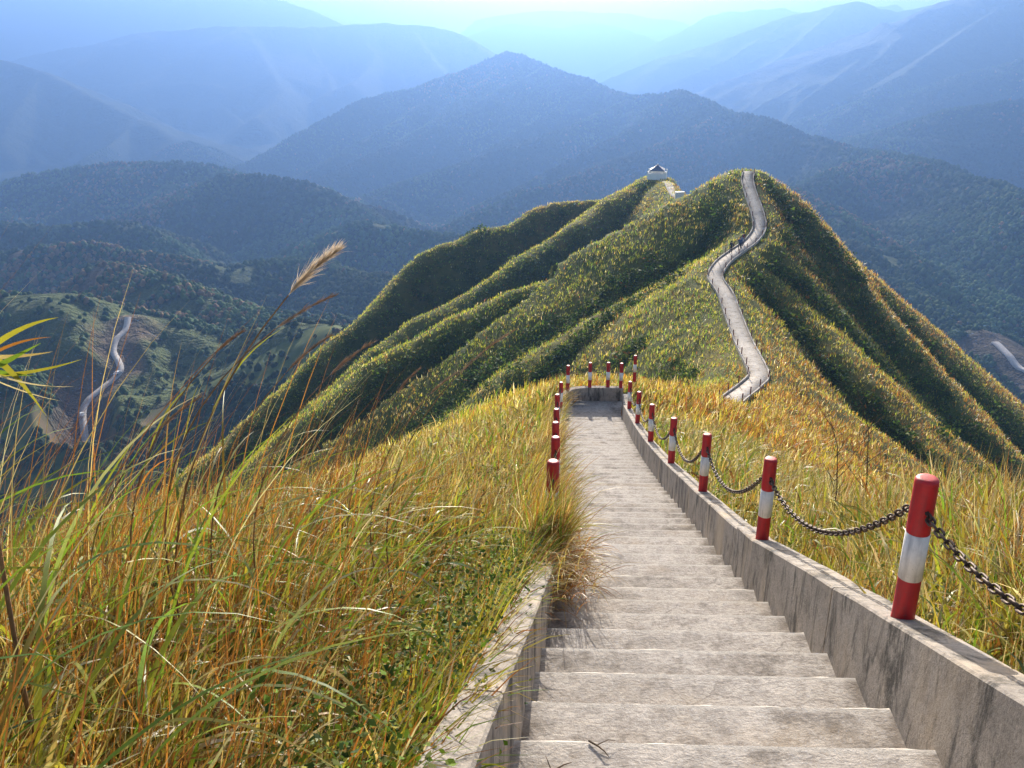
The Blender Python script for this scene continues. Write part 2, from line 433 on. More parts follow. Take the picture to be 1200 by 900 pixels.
def mixc(nt, fac, a, b, mode='MIX'):
    m = nt.nodes.new('ShaderNodeMix'); m.data_type = 'RGBA'; m.blend_type = mode
    for s, i in ((fac, 0), (a, 6), (b, 7)):
        if isinstance(s, (int, float)): m.inputs[i].default_value = s
        elif isinstance(s, tuple): m.inputs[i].default_value = (*s, 1)
        else: nt.links.new(s, m.inputs[i])
    return m.outputs[2]

def pbsdf(nt, out, col, rough=0.8, spec=0.3, metal=0.0, bump=None, bstr=0.3, bdist=0.02):
    b = N(nt, 'ShaderNodeBsdfPrincipled')
    if isinstance(col, tuple): b.inputs['Base Color'].default_value = (*col, 1)
    else: nt.links.new(col, b.inputs['Base Color'])
    if isinstance(rough, (int, float)): b.inputs['Roughness'].default_value = rough
    else: nt.links.new(rough, b.inputs['Roughness'])
    b.inputs['Specular IOR Level'].default_value = spec
    b.inputs['Metallic'].default_value = metal
    if bump is not None:
        bn = N(nt, 'ShaderNodeBump', i_Strength=bstr, i_Distance=bdist)
        nt.links.new(bump, bn.inputs['Height']); nt.links.new(bn.outputs[0], b.inputs['Normal'])
    nt.links.new(b.outputs[0], out.inputs[0])
    return b

def simple(name, col, rough=0.7, var=0.25, scale=6.0, metal=0.0, spec=0.3):
    m, nt, out = new_mat(name)
    n = nz(nt, scale)
    c = ramp(nt, n, [(0.3, tuple(x * (1 - var) for x in col)), (0.7, tuple(min(1, x * (1 + var)) for x in col))])
    pbsdf(nt, out, c, rough, spec, metal, n, 0.15)
    return m

def leaf_mat(name, trans=0.45, rough=0.55, spec=0.25):
    m, nt, out = new_mat(name)
    a = N(nt, 'ShaderNodeAttribute', attribute_name='tint')
    n = nz(nt, 9.0, 3)
    c = mixc(nt, 1.0, a.outputs['Color'], ramp(nt, n, [(0.3, (0.75, 0.75, 0.75)), (0.7, (1.15, 1.15, 1.1))]), 'MULTIPLY')
    b = N(nt, 'ShaderNodeBsdfPrincipled', i_Roughness=rough)
    b.inputs['Specular IOR Level'].default_value = spec
    t = N(nt, 'ShaderNodeBsdfTranslucent')
    tc = mixc(nt, 1.0, c, (1.25, 1.2, 0.8), 'MULTIPLY')
    nt.links.new(c, b.inputs['Base Color']); nt.links.new(tc, t.inputs['Color'])
    mx = N(nt, 'ShaderNodeMixShader'); mx.inputs[0].default_value = trans
    nt.links.new(b.outputs[0], mx.inputs[1]); nt.links.new(t.outputs[0], mx.inputs[2])
    nt.links.new(mx.outputs[0], out.inputs[0])
    return m

def mat_near_ground():
    m, nt, out = new_mat('grassy_soil')
    big = nz(nt, 0.045, 5, 0.6); mid = nz(nt, 0.35, 5, 0.65); fine = nz(nt, 3.0, 5, 0.7)
    c1 = ramp(nt, mid, [(0.30, (0.050, 0.060, 0.012)), (0.48, (0.110, 0.105, 0.022)), (0.62, (0.165, 0.120, 0.030)), (0.78, (0.190, 0.110, 0.035))])
    c2 = ramp(nt, fine, [(0.3, (0.040, 0.055, 0.012)), (0.6, (0.120, 0.110, 0.030)), (0.8, (0.2, 0.16, 0.06))])
    c = mixc(nt, 0.45, c1, c2)
    c = mixc(nt, ramp(nt, big, [(0.4, (0, 0, 0)), (0.62, (0.8, 0.8, 0.8))]), c, (0.050, 0.075, 0.014))
    a = N(nt, 'ShaderNodeAttribute', attribute_name='tint')
    f1 = nz(nt, 0.12, 4, 0.7)
    sp = N(nt, 'ShaderNodeSeparateColor'); nt.links.new(a.outputs['Color'], sp.inputs[0])
    c = mixc(nt, sp.outputs[0], c, ramp(nt, f1, [(0.3, (0.018, 0.035, 0.010)), (0.5, (0.045, 0.065, 0.018)), (0.72, (0.090, 0.100, 0.028))]))
    md = N(nt, 'ShaderNodeMath', operation='MULTIPLY'); nt.links.new(sp.outputs[2], md.inputs[0]); nt.links.new(sp.outputs[0], md.inputs[1])
    c = mixc(nt, md.outputs[0], c, ramp(nt, f1, [(0.3, (0.035, 0.060, 0.016)), (0.6, (0.085, 0.110, 0.028)), (0.8, (0.12, 0.12, 0.04))]))
    c = mixc(nt, sp.outputs[1], c, (0.17, 0.10, 0.07))
    pbsdf(nt, out, c, 0.95, 0.1, bump=fine, bstr=0.9, bdist=0.3)
    return m

def mat_mountain():
    m, nt, out = new_mat('forested_slope')
    a = N(nt, 'ShaderNodeAttribute', attribute_name='tint')
    f1 = nz(nt, 0.09, 4, 0.7); f2 = nz(nt, 0.012, 4, 0.6); f3 = nz(nt, 0.028, 6, 0.7)
    ba = N(nt, 'ShaderNodeMath', operation='MULTIPLY_ADD'); nt.links.new(f3, ba.inputs[0]); ba.inputs[1].default_value = 2.2; nt.links.new(f1, ba.inputs[2]); bsum = ba.outputs[0]
    c = ramp(nt, f1, [(0.3, (0.005, 0.018, 0.008)), (0.5, (0.011, 0.032, 0.012)), (0.72, (0.022, 0.048, 0.016))])
    c = mixc(nt, ramp(nt, f2, [(0.58, (0, 0, 0)), (0.75, (0.3, 0.3, 0.3))]), c, (0.07, 0.06, 0.025))
    sp = N(nt, 'ShaderNodeSeparateColor'); nt.links.new(a.outputs['Color'], sp.inputs[0])
    c = mixc(nt, sp.outputs[2], c, ramp(nt, f1, [(0.3, (0.035, 0.060, 0.016)), (0.6, (0.085, 0.110, 0.028)), (0.8, (0.12, 0.12, 0.04))]))
    c = mixc(nt, sp.outputs[1], c, (0.15, 0.095, 0.07))
    pbsdf(nt, out, c, 0.95, 0.1, bump=bsum, bstr=1.0, bdist=14.0)
    return m

def mat_concrete(name, base=(0.36, 0.335, 0.31), dark=0.55, streak=False, tread_tone=False):
    m, nt, out = new_mat(name)
    tc = N(nt, 'ShaderNodeTexCoord')
    big = nz(nt, 0.9, 6, 0.62); fine = nz(nt, 45.0, 4, 0.75); mid = nz(nt, 7.0, 6, 0.7)
    c = ramp(nt, big, [(0.28, tuple(x * 0.72 for x in base)), (0.5, base), (0.72, tuple(min(1, x * 1.18) for x in base))])
    c = mixc(nt, 0.6, c, ramp(nt, mid, [(0.32, (0.45, 0.43, 0.41)), (0.5, (1, 1, 1)), (0.75, (1.15, 1.12, 1.08))]), 'MULTIPLY')
    if tread_tone:
        mp0 = N(nt, 'ShaderNodeMapping'); mp0.inputs['Scale'].default_value = (0.35, 1.5, 1.5)
        nt.links.new(tc.outputs['Object'], mp0.inputs[0])
        gr_ = nz(nt, 48.0, 8, 0.8, mp0.outputs[0])
        c = mixc(nt, 0.6, c, ramp(nt, gr_, [(0.38, (0.38, 0.36, 0.34)), (0.5, (1, 1, 1)), (0.62, (1.35, 1.33, 1.3))]), 'MULTIPLY')
    c = mixc(nt, 0.55, c, ramp(nt, fine, [(0.3, (0.5, 0.5, 0.5)), (0.5, (1, 1, 1)), (0.7, (1.3, 1.3, 1.3))]), 'MULTIPLY')
    if streak:
        mp = N(nt, 'ShaderNodeMapping'); mp.inputs['Scale'].default_value = (2.2, 2.2, 0.55)
        nt.links.new(tc.outputs['Object'], mp.inputs[0])
        st = nz(nt, 2.4, 7, 0.72, mp.outputs[0], 0.6)
        c = mixc(nt, ramp(nt, st, [(0.50, (0, 0, 0)), (0.60, (dark, dark, dark)), (0.75, (0.95, 0.95, 0.95))]), c, (0.055, 0.052, 0.048))
        st2 = nz(nt, 1.1, 5, 0.6, mp.outputs[0])
        c = mixc(nt, ramp(nt, st2, [(0.52, (0, 0, 0)), (0.7, (0.7, 0.7, 0.7))]), c, (0.42, 0.34, 0.25))
    else:
        st = nz(nt, 2.0, 7, 0.75)
        c = mixc(nt, ramp(nt, st, [(0.52, (0, 0, 0)), (0.66, (dark, dark, dark))]), c, (0.12, 0.10, 0.082))
        st2 = nz(nt, 1.3, 5, 0.65)
        c = mixc(nt, ramp(nt, st2, [(0.55, (0, 0, 0)), (0.75, (0.5, 0.5, 0.5))]), c, (0.38, 0.29, 0.19))
    wob = N(nt, 'ShaderNodeTexNoise', i_Scale=3.0, i_Detail=5.0); nt.links.new(tc.outputs['Object'], wob.inputs['Vector'])
    vmx = N(nt, 'ShaderNodeVectorMath', operation='MULTIPLY_ADD'); nt.links.new(wob.outputs['Color'], vmx.inputs[0]); vmx.inputs[1].default_value = (0.35, 0.35, 0.35); nt.links.new(tc.outputs['Object'], vmx.inputs[2])
    vo = N(nt, 'ShaderNodeTexVoronoi', feature='DISTANCE_TO_EDGE', i_Scale=0.85); nt.links.new(vmx.outputs[0], vo.inputs['Vector'])
    ck = ramp(nt, vo.outputs['Distance'], [(0.0, (0.42, 0.42, 0.42)), (0.004, (0.22, 0.22, 0.22)), (0.009, (0, 0, 0))])
    ck = mixc(nt, 1.0, ck, ramp(nt, nz(nt, 0.8, 3), [(0.48, (0, 0, 0)), (0.58, (1, 1, 1))]), 'MULTIPLY')
    c = mixc(nt, ck, c, (0.05, 0.043, 0.036))
    if tread_tone:
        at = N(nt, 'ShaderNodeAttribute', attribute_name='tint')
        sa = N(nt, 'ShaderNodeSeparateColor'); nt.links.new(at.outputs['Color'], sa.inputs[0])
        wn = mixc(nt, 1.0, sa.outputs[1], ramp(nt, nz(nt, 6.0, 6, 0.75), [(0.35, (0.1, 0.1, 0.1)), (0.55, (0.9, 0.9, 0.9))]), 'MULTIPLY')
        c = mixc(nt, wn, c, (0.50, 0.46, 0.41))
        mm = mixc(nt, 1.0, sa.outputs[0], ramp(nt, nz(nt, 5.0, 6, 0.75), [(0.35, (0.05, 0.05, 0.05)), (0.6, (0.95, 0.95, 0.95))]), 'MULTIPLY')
        c = mixc(nt, mm, c, (0.105, 0.075, 0.05))  # brown tone per vertex: stained step ends, darker towards tread backs
    ad = N(nt, 'ShaderNodeMath', operation='ADD')
    nt.links.new(mid, ad.inputs[0]); nt.links.new(fine, ad.inputs[1])
    pbsdf(nt, out, c, 0.92, 0.2, bump=ad.outputs[0], bstr=0.5, bdist=0.012)
    return m

def mat_paint(name, col, rough=0.42):
    m, nt, out = new_mat(name)
    n = nz(nt, 14.0, 6, 0.7); n2 = nz(nt, 60.0, 3, 0.6)
    c = ramp(nt, n, [(0.25, tuple(x * 0.72 for x in col)), (0.55, col)])
    tcp = N(nt, 'ShaderNodeTexCoord'); mpp = N(nt, 'ShaderNodeMapping'); mpp.inputs['Scale'].default_value = (26, 26, 3.2)
    oi = N(nt, 'ShaderNodeObjectInfo'); vm = N(nt, 'ShaderNodeVectorMath', operation='ADD')
    nt.links.new(tcp.outputs['Object'], vm.inputs[0]); nt.links.new(oi.outputs['Random'], vm.inputs[1]); nt.links.new(vm.outputs[0], mpp.inputs[0])
    drip = nz(nt, 1.0, 5, 0.65, mpp.outputs[0])
    c = mixc(nt, ramp(nt, drip, [(0.46, (0, 0, 0)), (0.70, (0.7, 0.7, 0.7))]), c, tuple(x * 0.35 + 0.03 for x in col))
    chip = ramp(nt, nz(nt, 38.0, 6, 0.75, vm.outputs[0]), [(0.64, (0, 0, 0)), (0.67, (0.85, 0.85, 0.85))])
    c = mixc(nt, chip, c, tuple(x * 0.4 + 0.05 for x in col))
    pbsdf(nt, out, c, ramp(nt, n, [(0.3, (rough,) * 3), (0.7, (rough + 0.25,) * 3)]), 0.45, bump=n2, bstr=0.12, bdist=0.004)
    return m

M_GROUND = mat_near_ground()
M_MTN = mat_mountain()
M_STEP = mat_concrete('worn_step_concrete', (0.43, 0.39, 0.35), 0.8, False, True)
M_WALL = mat_concrete('stained_wall_concrete', (0.30, 0.265, 0.23), 0.85, True)
M_ROAD = simple('pale_road_concrete', (0.40, 0.36, 0.34), 0.9, 0.2, 0.8)
M_RED = mat_paint('red_paint', (0.50, 0.013, 0.018))
M_WHITE = mat_paint('white_paint', (0.78, 0.76, 0.74), 0.5)
M_IRON = simple('rusty_dark_iron', (0.075, 0.05, 0.038), 0.6, 0.5, 40.0, 0.5)
M_GRASS = leaf_mat('grass_blade', 0.45, 0.45, 0.32)
M_LEAF = leaf_mat('shrub_leaf', 0.25, 0.75, 0.1)
M_CROWN = leaf_mat('tree_crown', 0.12, 0.9, 0.1)
M_DRY = simple('dry_stem', (0.22, 0.12, 0.055), 0.8, 0.35, 20)
M_TWIG = simple('dead_wood', (0.10, 0.065, 0.04), 0.85, 0.4, 20)

# ------------------------------------------------------------------ ground sheets
v, q = sheet(NX, NY, NZ)
wood = smooth01(-82, -104, NZ + 14 * fbm(NX / 30, NY / 30, 3, 66) + 20 * smooth01(-60, -160, NX)) * smooth01(90, 160, np.hypot(NX, NY))
GROUND_VQ = (v, q)
Zf = FZ.copy(); Zf[FX ** 2 + FY ** 2 < 399.0 ** 2] -= 3.0
Xf = FX.ravel(); Yf = FY.ravel()
bare = np.zeros(Xf.shape, dtype=np.float32)
def bare_at(X, Y):
    d, _ = line_dist(X, Y, ROADC)
    b = 0.8 * smooth01(19, 4, d + 12 * fbm(X / 14, Y / 14, 3, 77))
    for (u, v_, y, rad) in ((1190, 400, 560, 30), (100, 350, 610, 16), (35, 284, 850, 18), (180, 515, 358, 9), (400, 215, 1500, 40), (350, 232, 1400, 50)):
        p = P(u, v_, y)
        dd = np.hypot((X - p[0]), (Y - p[1]) * 0.5) + rad * 0.7 * fbm(X / 20, Y / 20, 3, 78)
        b = np.maximum(b, 0.6 * smooth01(rad, rad * 0.4, dd))
    return b
def meadow_at(X, Y):
    r = np.hypot(X, Y)
    m_ = fbm(X / 55, Y / 55, 4, 83) * 2 + 0.85 * smooth01(600, 440, r) - 0.35
    return smooth01(0.15, 0.6, m_) * smooth01(1500, 1000, r)
bare = bare_at(Xf, Yf)
nb = np.where(NY.ravel() > 250, bare_at(NX.ravel(), NY.ravel()), 0)
v, q = GROUND_VQ
link('ground', fast_mesh('ground', v, q, col=np.stack([wood.ravel(), nb, np.where(NY.ravel() > 150, meadow_at(NX.ravel(), NY.ravel()), 0)], -1), smooth=True), M_GROUND)['kind'] = 'structure'
v, q = sheet(FX, FY, Zf)
link('hills', fast_mesh('hills', v, q, col=np.stack([bare * 0 + 1, bare, meadow_at(Xf, Yf)], -1), smooth=True), M_MTN)['kind'] = 'structure'

# ------------------------------------------------------------------ steps
def build_steps():
    verts, quads, att = [], [], []
    def quad(a, b, c, d):
        i = len(verts); verts.extend([a, b, c, d]); quads.append((i, i + 1, i + 2, i + 3))
    ys = []
    y = 3.28 - 0.55 * 9
    while y < 25.3:
        ys.append(y)
        y += 0.55 if y < 7.0 else max(0.42, 0.55 - (y - 7) * 0.03)
    ys.append(25.9)
    nx = 26
    for i in range(len(ys)):
        y0 = ys[i - 1] if i else ys[0] - 0.55
        y1 = ys[i]
        z = float(stair_z(y1)); zn = float(stair_z(ys[i + 1])) if i + 1 < len(ys) else z - 0.15
        zb = z
        for k in range(nx):
            def pt(y, kk, z, wob=0.0):
                xl, xr = float(x_left(y)) - 0.02, float(x_right(y)) + 0.02
                x = xl + (xr - xl) * kk / nx
                w = wob * (noise(np.array([x * 9.0]), np.array([y * 3.1]), 4)[0]) * (0.5 + 0.8 * abs(noise(np.array([x * 2.0]), np.array([y * 1.3]), 6)[0]))
                return (x, y + w * 1.2 - 0.03 * (x - xl), z + w * 0.6)
            W = 0.012
            f0 = y1 - 0.045
            dz = lambda y, kk: min(0.9, 0.55 * max(0.0, 1 - (y - y0) / (y1 - y0)) + (0.9 if kk in (0, nx) else 0.45 if kk in (1, nx - 1) else 0.0))  # brown deepens towards the tread back; stained at both side ends
            yl = [y0, (y0 + y1) * 0.5, f0, y1 - 0.012]
            for ya, yb in zip(yl[:-1], yl[1:]):
                quad(pt(ya, k, z), pt(ya, k + 1, z), pt(yb, k + 1, z), pt(yb, k, z))
                wa, wb = (0.0, 0.0) if yb < f0 + 0.001 and yb != y1 - 0.012 else (0.25, 1.0)
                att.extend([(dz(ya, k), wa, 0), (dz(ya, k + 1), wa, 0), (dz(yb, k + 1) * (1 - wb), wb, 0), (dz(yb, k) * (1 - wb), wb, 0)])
            d = pt(y1 - 0.012, k, z); c = pt(y1 - 0.012, k + 1, z)
            e = pt(y1, k, z - 0.012, W * 0.6); f = pt(y1, k + 1, z - 0.012, W * 0.6)
            quad(d, c, f, e); att.extend([(0, 1, 0)] * 4)     # worn nosing
            g = pt(y1, k, zn - 0.02); h = pt(y1, k + 1, zn - 0.02)
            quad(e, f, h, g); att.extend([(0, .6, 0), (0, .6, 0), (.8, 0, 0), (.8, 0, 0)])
    # landing
    for k in range(nx):
        z = float(stair_z(27.0)) - 0.01
        xl0, xr0 = float(x_left(25.9)) - 0.02, float(x_right(25.9)) + 0.02
        xl1, xr1 = float(x_left(27.0)) - 0.02, float(x_right(27.0)) + 0.9
        f0, f1 = k / nx, (k + 1) / nx
        quad((xl0 + (xr0 - xl0) * f0, 25.85, z), (xl0 + (xr0 - xl0) * f1, 25.85, z), (xl1 + (xr1 - xl1) * f1, Y_END, z), (xl1 + (xr1 - xl1) * f0, Y_END, z))
    att.extend([(0.1, 0, 0)] * (len(verts) - len(att)))
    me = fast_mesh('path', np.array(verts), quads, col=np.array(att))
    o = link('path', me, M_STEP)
    bm = bmesh.new(); bm.from_mesh(me); bmesh.ops.recalc_face_normals(bm, faces=bm.faces)
    # make sure the treads face up
    if sum(f.normal.z * f.calc_area() for f in bm.faces) < 0: bmesh.ops.reverse_faces(bm, faces=bm.faces)
    bm.to_mesh(me); bm.free()
    o['kind'] = 'structure'
build_steps()

def wall_sweep(name, line, width, h, depth, mat, label, joints=()):
    """parapet swept along (x, y, z of the walk); the face nearest the walk is on the line, its thickness goes to `width` (signed, right of travel)"""
    bm = bmesh.new()
    line = [Vector(p) for p in line]
    cut = set()
    for jy in joints:
        for i in range(len(line) - 1):
            if line[i].y < jy < line[i + 1].y:
                a, b = line[i], line[i + 1]; t = (jy - a.y) / (b.y - a.y); e = 0.007 / (b - a).length
                new = [a.lerp(b, t + k * e) for k in (-1.6, -1, 1, 1.6)]
                line[i + 1:i + 1] = new
                cut = {c + 4 if c > i else c for c in cut} | {i + 2, i + 3}
                break
    rings = []
    bev = 0.012 if width > 0 else -0.012
    for i, p in enumerate(line):
        d = (line[min(i + 1, len(line) - 1)] - line[max(i - 1, 0)]); d.z = 0; d.normalize()
        n = Vector((d.y, -d.x, 0))
        j = 0.006 * noise(np.array([p.y * 2.0]), np.array([p.x]), 31)[0]
        prof = [(0, -depth), (0, h - 0.012 + j), (bev, h + j), (width - bev, h + j), (width, h - 0.012 + j), (width, -depth)]
        if i in cut:
            g_ = 0.012 if width > 0 else -0.012
            prof = [(g_, -depth), (g_, h - 0.026), (bev + g_, h - 0.016), (width - bev - g_, h - 0.016), (width - g_, h - 0.026), (width - g_, -depth)]
        rings.append([bm.verts.new(p + n * a + Vector((0, 0, b))) for a, b in prof])
    for a, b in zip(rings, rings[1:]):
        for k in range(6):
            bm.faces.new((a[k], a[(k + 1) % 6], b[(k + 1) % 6], b[k]))
    bm.faces.new(rings[0][::-1]); bm.faces.new(rings[-1])
    o = bm_obj(name, bm, mat)
    return tag(o, label, 'wall')

WALL_H = 0.43
JY = 8.05
ys = np.arange(-2.2, JY, 0.3)
wall_sweep('parapet_wall', [(float(x_right(y)), y, float(stair_z(y))) for y in list(ys) + [JY - 0.012]], 0.215, WALL_H + 0.025, 0.7, M_WALL,
           'stained grey concrete parapet right of the nearest steps, carrying the biggest striped posts', joints=(1.75, 4.95))
ys = np.arange(JY, 26.9, 0.4)
wall_sweep('parapet_wall', [(float(x_right(y)), y, float(stair_z(y))) for y in ys] , 0.2, WALL_H, 0.7, M_WALL,
           'long curving concrete parapet right of the steps, from the wall joint down to the landing', joints=(11.3, 14.6, 17.9, 21.2, 24.6))
ys = np.arange(-2.2, Y_END - 0.8, 0.4)
lw = [(float(x_left(y)), y, float(stair_z(y))) for y in ys]
wall_sweep('parapet_wall', lw, -0.18, WALL_H - 0.02, 0.7, M_WALL,
           'concrete parapet left of the steps with a shaded inner face, overgrown by grass', joints=(2.9, 6.1))
xl, xr = float(x_left(26.6)), float(x_right(26.6))
zl = float(stair_z(26.6))
end = [(xl - 0.02, Y_END - .75, zl), (xl + 0.06, Y_END - .45, zl), (xl + 0.25, Y_END - 0.12, zl), (xl + 0.6, Y_END, zl), (xl + 1.1, Y_END + 0.02, zl), (xr + 0.1, Y_END - 0.02, zl)]
wall_sweep('parapet_wall', [tuple(p) for p in catmull(end, 4)], -0.2, WALL_H + 0.01, 0.7, M_WALL,
           'short curved parapet closing the far end of the landing')

# ------------------------------------------------------------------ posts and chains
POST_H = 0.83
def make_post_parts(root):
    bm = bmesh.new(); r = 0.058
    bm_lathe(bm, [(r + 0.002, -0.10), (r + 0.002, 0.0), (r, 0.02), (r, POST_H - 0.028), (r * 0.97, POST_H - 0.012), (r * 0.85, POST_H - 0.003), (r * 0.55, POST_H)], 24)
    bm_obj('post_body', bm, M_RED, root, True)
    bm = bmesh.new(); bm_lathe(bm, [(r + 0.0015, 0.25), (r + 0.0015, 0.52)], 24)
    bm_obj('white_band', bm, M_WHITE, root, True)
    bm = bmesh.new()
    bm_tube(bm, [(0, -r - 0.03, 0.66), (0, r + 0.03, 0.66)], 0.012, 8)
    for s in (-1, 1):
        c = Vector((0, s * (r + 0.03), 0.65)); n = 12
        bm_tube(bm, [c + Vector((0, 0.02 * math.cos(2 * math.pi * k / n), 0.02 * math.sin(2 * math.pi * k / n))) for k in range(n + 1)], 0.006, 6)
    bm_obj('chain_eye', bm, M_IRON, root)

def copy_tree(o, parent=None):
    c = o.copy(); COL.objects.link(c)
    if parent is not None: c.parent = parent
    for ch in list(o.children): copy_tree(ch, c)
    return c

proto = None
def place_post(x, y, z, label, group, lean=(0, 0)):
    global proto
    if proto is None:
        o = empty('bollard'); make_post_parts(o); proto = o
    else: o = copy_tree(proto)
    o.location = (x, y, z); o.rotation_euler = (lean[0], lean[1], 0)
    return tag(o, label, 'bollard', group)

right_y = [0.75, 4.07, 7.4, 10.8, 14.0, 17.3, 20.6, 24.0]
RL = [None,
      'largest red and white bollard, nearest on the right parapet',
      'second nearest red and white bollard on the right parapet, just before the wall joint',
      'third nearest red and white bollard on the right parapet, first beyond the wall joint',
      'fourth nearest red and white bollard along the right parapet',
      'fifth nearest red and white bollard along the right parapet',
      'sixth nearest red and white bollard along the right parapet',
      'seventh nearest red and white bollard on the right parapet, near the landing']
rp = []
for i, y in enumerate(right_y):
    y = float(y); x = float(x_right(y)) + 0.105; z = float(stair_z(y)) + WALL_H + (0.025 if y < JY else 0)
    rp.append((x, y, z))
    place_post(x, y, z, RL[i] or 'red and white bollard on the right parapet beside the viewer, outside the picture', 'striped bollards along the right parapet', (random.uniform(-.012, .012), random.uniform(-.012, .012)))
left_y = [7.6, 10.6, 13.4, 16.4, 20.0, 24.0]
LL = ['nearest bollard on the left, its red top just above the grass',
      'second bollard on the left parapet, red top close behind the nearest one',
      'third bollard from the near end of the left parapet, half hidden by grass',
      'fourth bollard from the near end of the left parapet',
      'fifth bollard from the near end of the left parapet',
      'sixth bollard on the left parapet, last before the landing corner']
lp = []
for i, y in enumerate(left_y):
    x = float(x_left(y)) - 0.10; z = float(stair_z(y)) + WALL_H - 0.02
    lp.append((x, y, z))
    place_post(x, y, z, LL[i], 'striped bollards along the left parapet', (random.uniform(-.02, .02), random.uniform(-.02, .02)))
ends = [(xl + 0.06, Y_END - .15), (xl + 0.78, Y_END + 0.11), (xl + 1.36, Y_END + 0.12), (xr + 0.02, Y_END + 0.05)]
EL = ['red and white bollard at the left corner of the landing wall', 'left of the two middle bollards on the landing end wall', 'right of the two middle bollards on the landing end wall',
      'red and white bollard at the right end of the landing wall']
ep = []
for (x, y), l in zip(ends, EL):
    z = zl + WALL_H + 0.01; ep.append((x, y, z)); place_post(x, y, z, l, 'striped bollards round the landing')
z = float(sample(np.array([xr + 0.75]), np.array([Y_END + 1.7]))[0])
ep2 = (xr + 0.62, Y_END + 1.3, zl + 0.25); place_post(*ep2, 'farthest bollard, behind the right corner of the landing', 'striped bollards round the landing')

def make_chain(a, b, sag, label, group, pitch=0.062, fine=True):
    a = Vector(a) + Vector((0, 0, 0.645)); b = Vector(b) + Vector((0, 0, 0.645))
    d = (b - a); d.z = 0; d.normalize(); a = a + d * 0.085; b = b - d * 0.085
    pts = []
    n = 200
    for i in range(n + 1):
        t = i / n
        pts.append(a.lerp(b, t) - Vector((0, 0, 4 * sag * t * (1 - t))))
    L = [0]
    for p0, p1 in zip(pts, pts[1:]): L.append(L[-1] + (p1 - p0).length)
    m = max(6, int(L[-1] / pitch * 1.0)); step = L[-1] / m
    bm = bmesh.new(); j = 0
    for k in range(m):
        s = (k + 0.5) * step
        while j < n - 1 and L[j + 1] < s: j += 1
        t = (s - L[j]) / max(1e-6, L[j + 1] - L[j])
        c = pts[j].lerp(pts[j + 1], t); dr = (pts[j + 1] - pts[j]).normalized()
        side = dr.cross(Vector((0, 0, 1))).normalized(); up = side.cross(dr)
        ang = (0.7 if k % 2 else 0.7 + math.pi / 2)
        w = side * math.cos(ang) + up * math.sin(ang)
        rr = 0.0068; hl = step * 0.5 + rr * 0.9 - 0.0165; hw = 0.0165
        loop = []
        ns = 5 if fine else 3
        for q_ in range(ns + 1):
            th = -math.pi / 2 + math.pi * q_ / ns
            loop.append(c + dr * (hl + hw * math.cos(th)) + w * (hw * math.sin(th)))
        for q_ in range(ns + 1):
            th = math.pi / 2 + math.pi * q_ / ns
            loop.append(c + dr * (-hl + hw * math.cos(th)) + w * (hw * math.sin(th)))
        bm_tube(bm, loop + [loop[0]], rr, 6 if fine else 4)
    o = bm_obj('chain', bm, M_IRON, None, True)
    return tag(o, label, 'chain', group)

CL = ['dark iron chain running from the largest bollard out of the picture', 'dark iron chain sagging between the two nearest right hand bollards',
      'chain between the second and third bollards of the right parapet', 'chain between the third and fourth bollards of the right parapet',
      'chain between the fourth and fifth bollards of the right parapet', 'chain between the fifth and sixth bollards of the right parapet',
      'chain between the sixth and seventh bollards of the right parapet']
SAG = [0.36, 0.34, 0.38, 0.40, 0.38, 0.38, 0.34]
for i in range(7):
    make_chain(rp[i], rp[i + 1], SAG[i], CL[i], 'chains along the right parapet', fine=i < 4)
names_l = ['first and second', 'second and third', 'third and fourth', 'fourth and fifth', 'fifth and sixth']
for i in range(5):
    make_chain(lp[i], lp[i + 1], 0.34, 'chain between the %s bollards of the left parapet, low in the grass' % names_l[i], 'chains along the left parapet', fine=False)
names_e = ['chain across the left part of the landing wall', 'chain across the middle of the landing wall', 'chain across the right part of the landing wall']
for i in range(3): make_chain(ep[i], ep[i + 1], 0.16, names_e[i], 'chains round the landing', fine=False)

# ------------------------------------------------------------------ far path on the ridge
def ribbon(name, line, half, lift, thick, mat, kind='structure', steps=False):
    line = np.array(line); n = len(line)
    v = []
    for i in range(n):
        d = line[min(i + 1, n - 1)] - line[max(i - 1, 0)]; d[2] = 0; d /= np.linalg.norm(d)
        s = np.array([d[1], -d[0], 0])
        p = line[i] + np.array([0, 0, lift])
        jl = 1 + 0.05 * noise(np.array([i * 0.7]), np.array([0.3]), 55)[0]
        v += [p - s * half * jl, p + s * half * jl, p + s * half * jl - [0, 0, thick], p - s * half * jl - [0, 0, thick]]
    q = []
    for i in range(n - 1):
        a, b = 4 * i, 4 * i + 4
        q += [(a, a + 1, b + 1, b), (a + 1, a + 2, b + 2, b + 1), (a + 3, a, b, b + 3)]
    o = link(name, fast_mesh(name, np.array(v), q), mat)
    o['kind'] = kind
    return o
ribbon('path', PATHC, 0.80, 0.05, 0.7, M_STEP)
ribbon('road', ROADC, 1.6, 0.25, 1.0, M_ROAD)
PV2 = catmull(PAVC, 4); PV2[:, 2] = sample(PV2[:, 0], PV2[:, 1])
ribbon('path', PV2, 0.8, 0.12, 0.5, M_STEP)
RR = catmull(px((1165, 405, 575), (1178, 420, 560), (1190, 436, 546), (1206, 452, 535), (1230, 470, 520)), 5)
RR[:, 2] = land(RR[:, 0], RR[:, 1]) + 0.3
ribbon('road', RR, 2.4, 0.3, 1.5, M_ROAD)

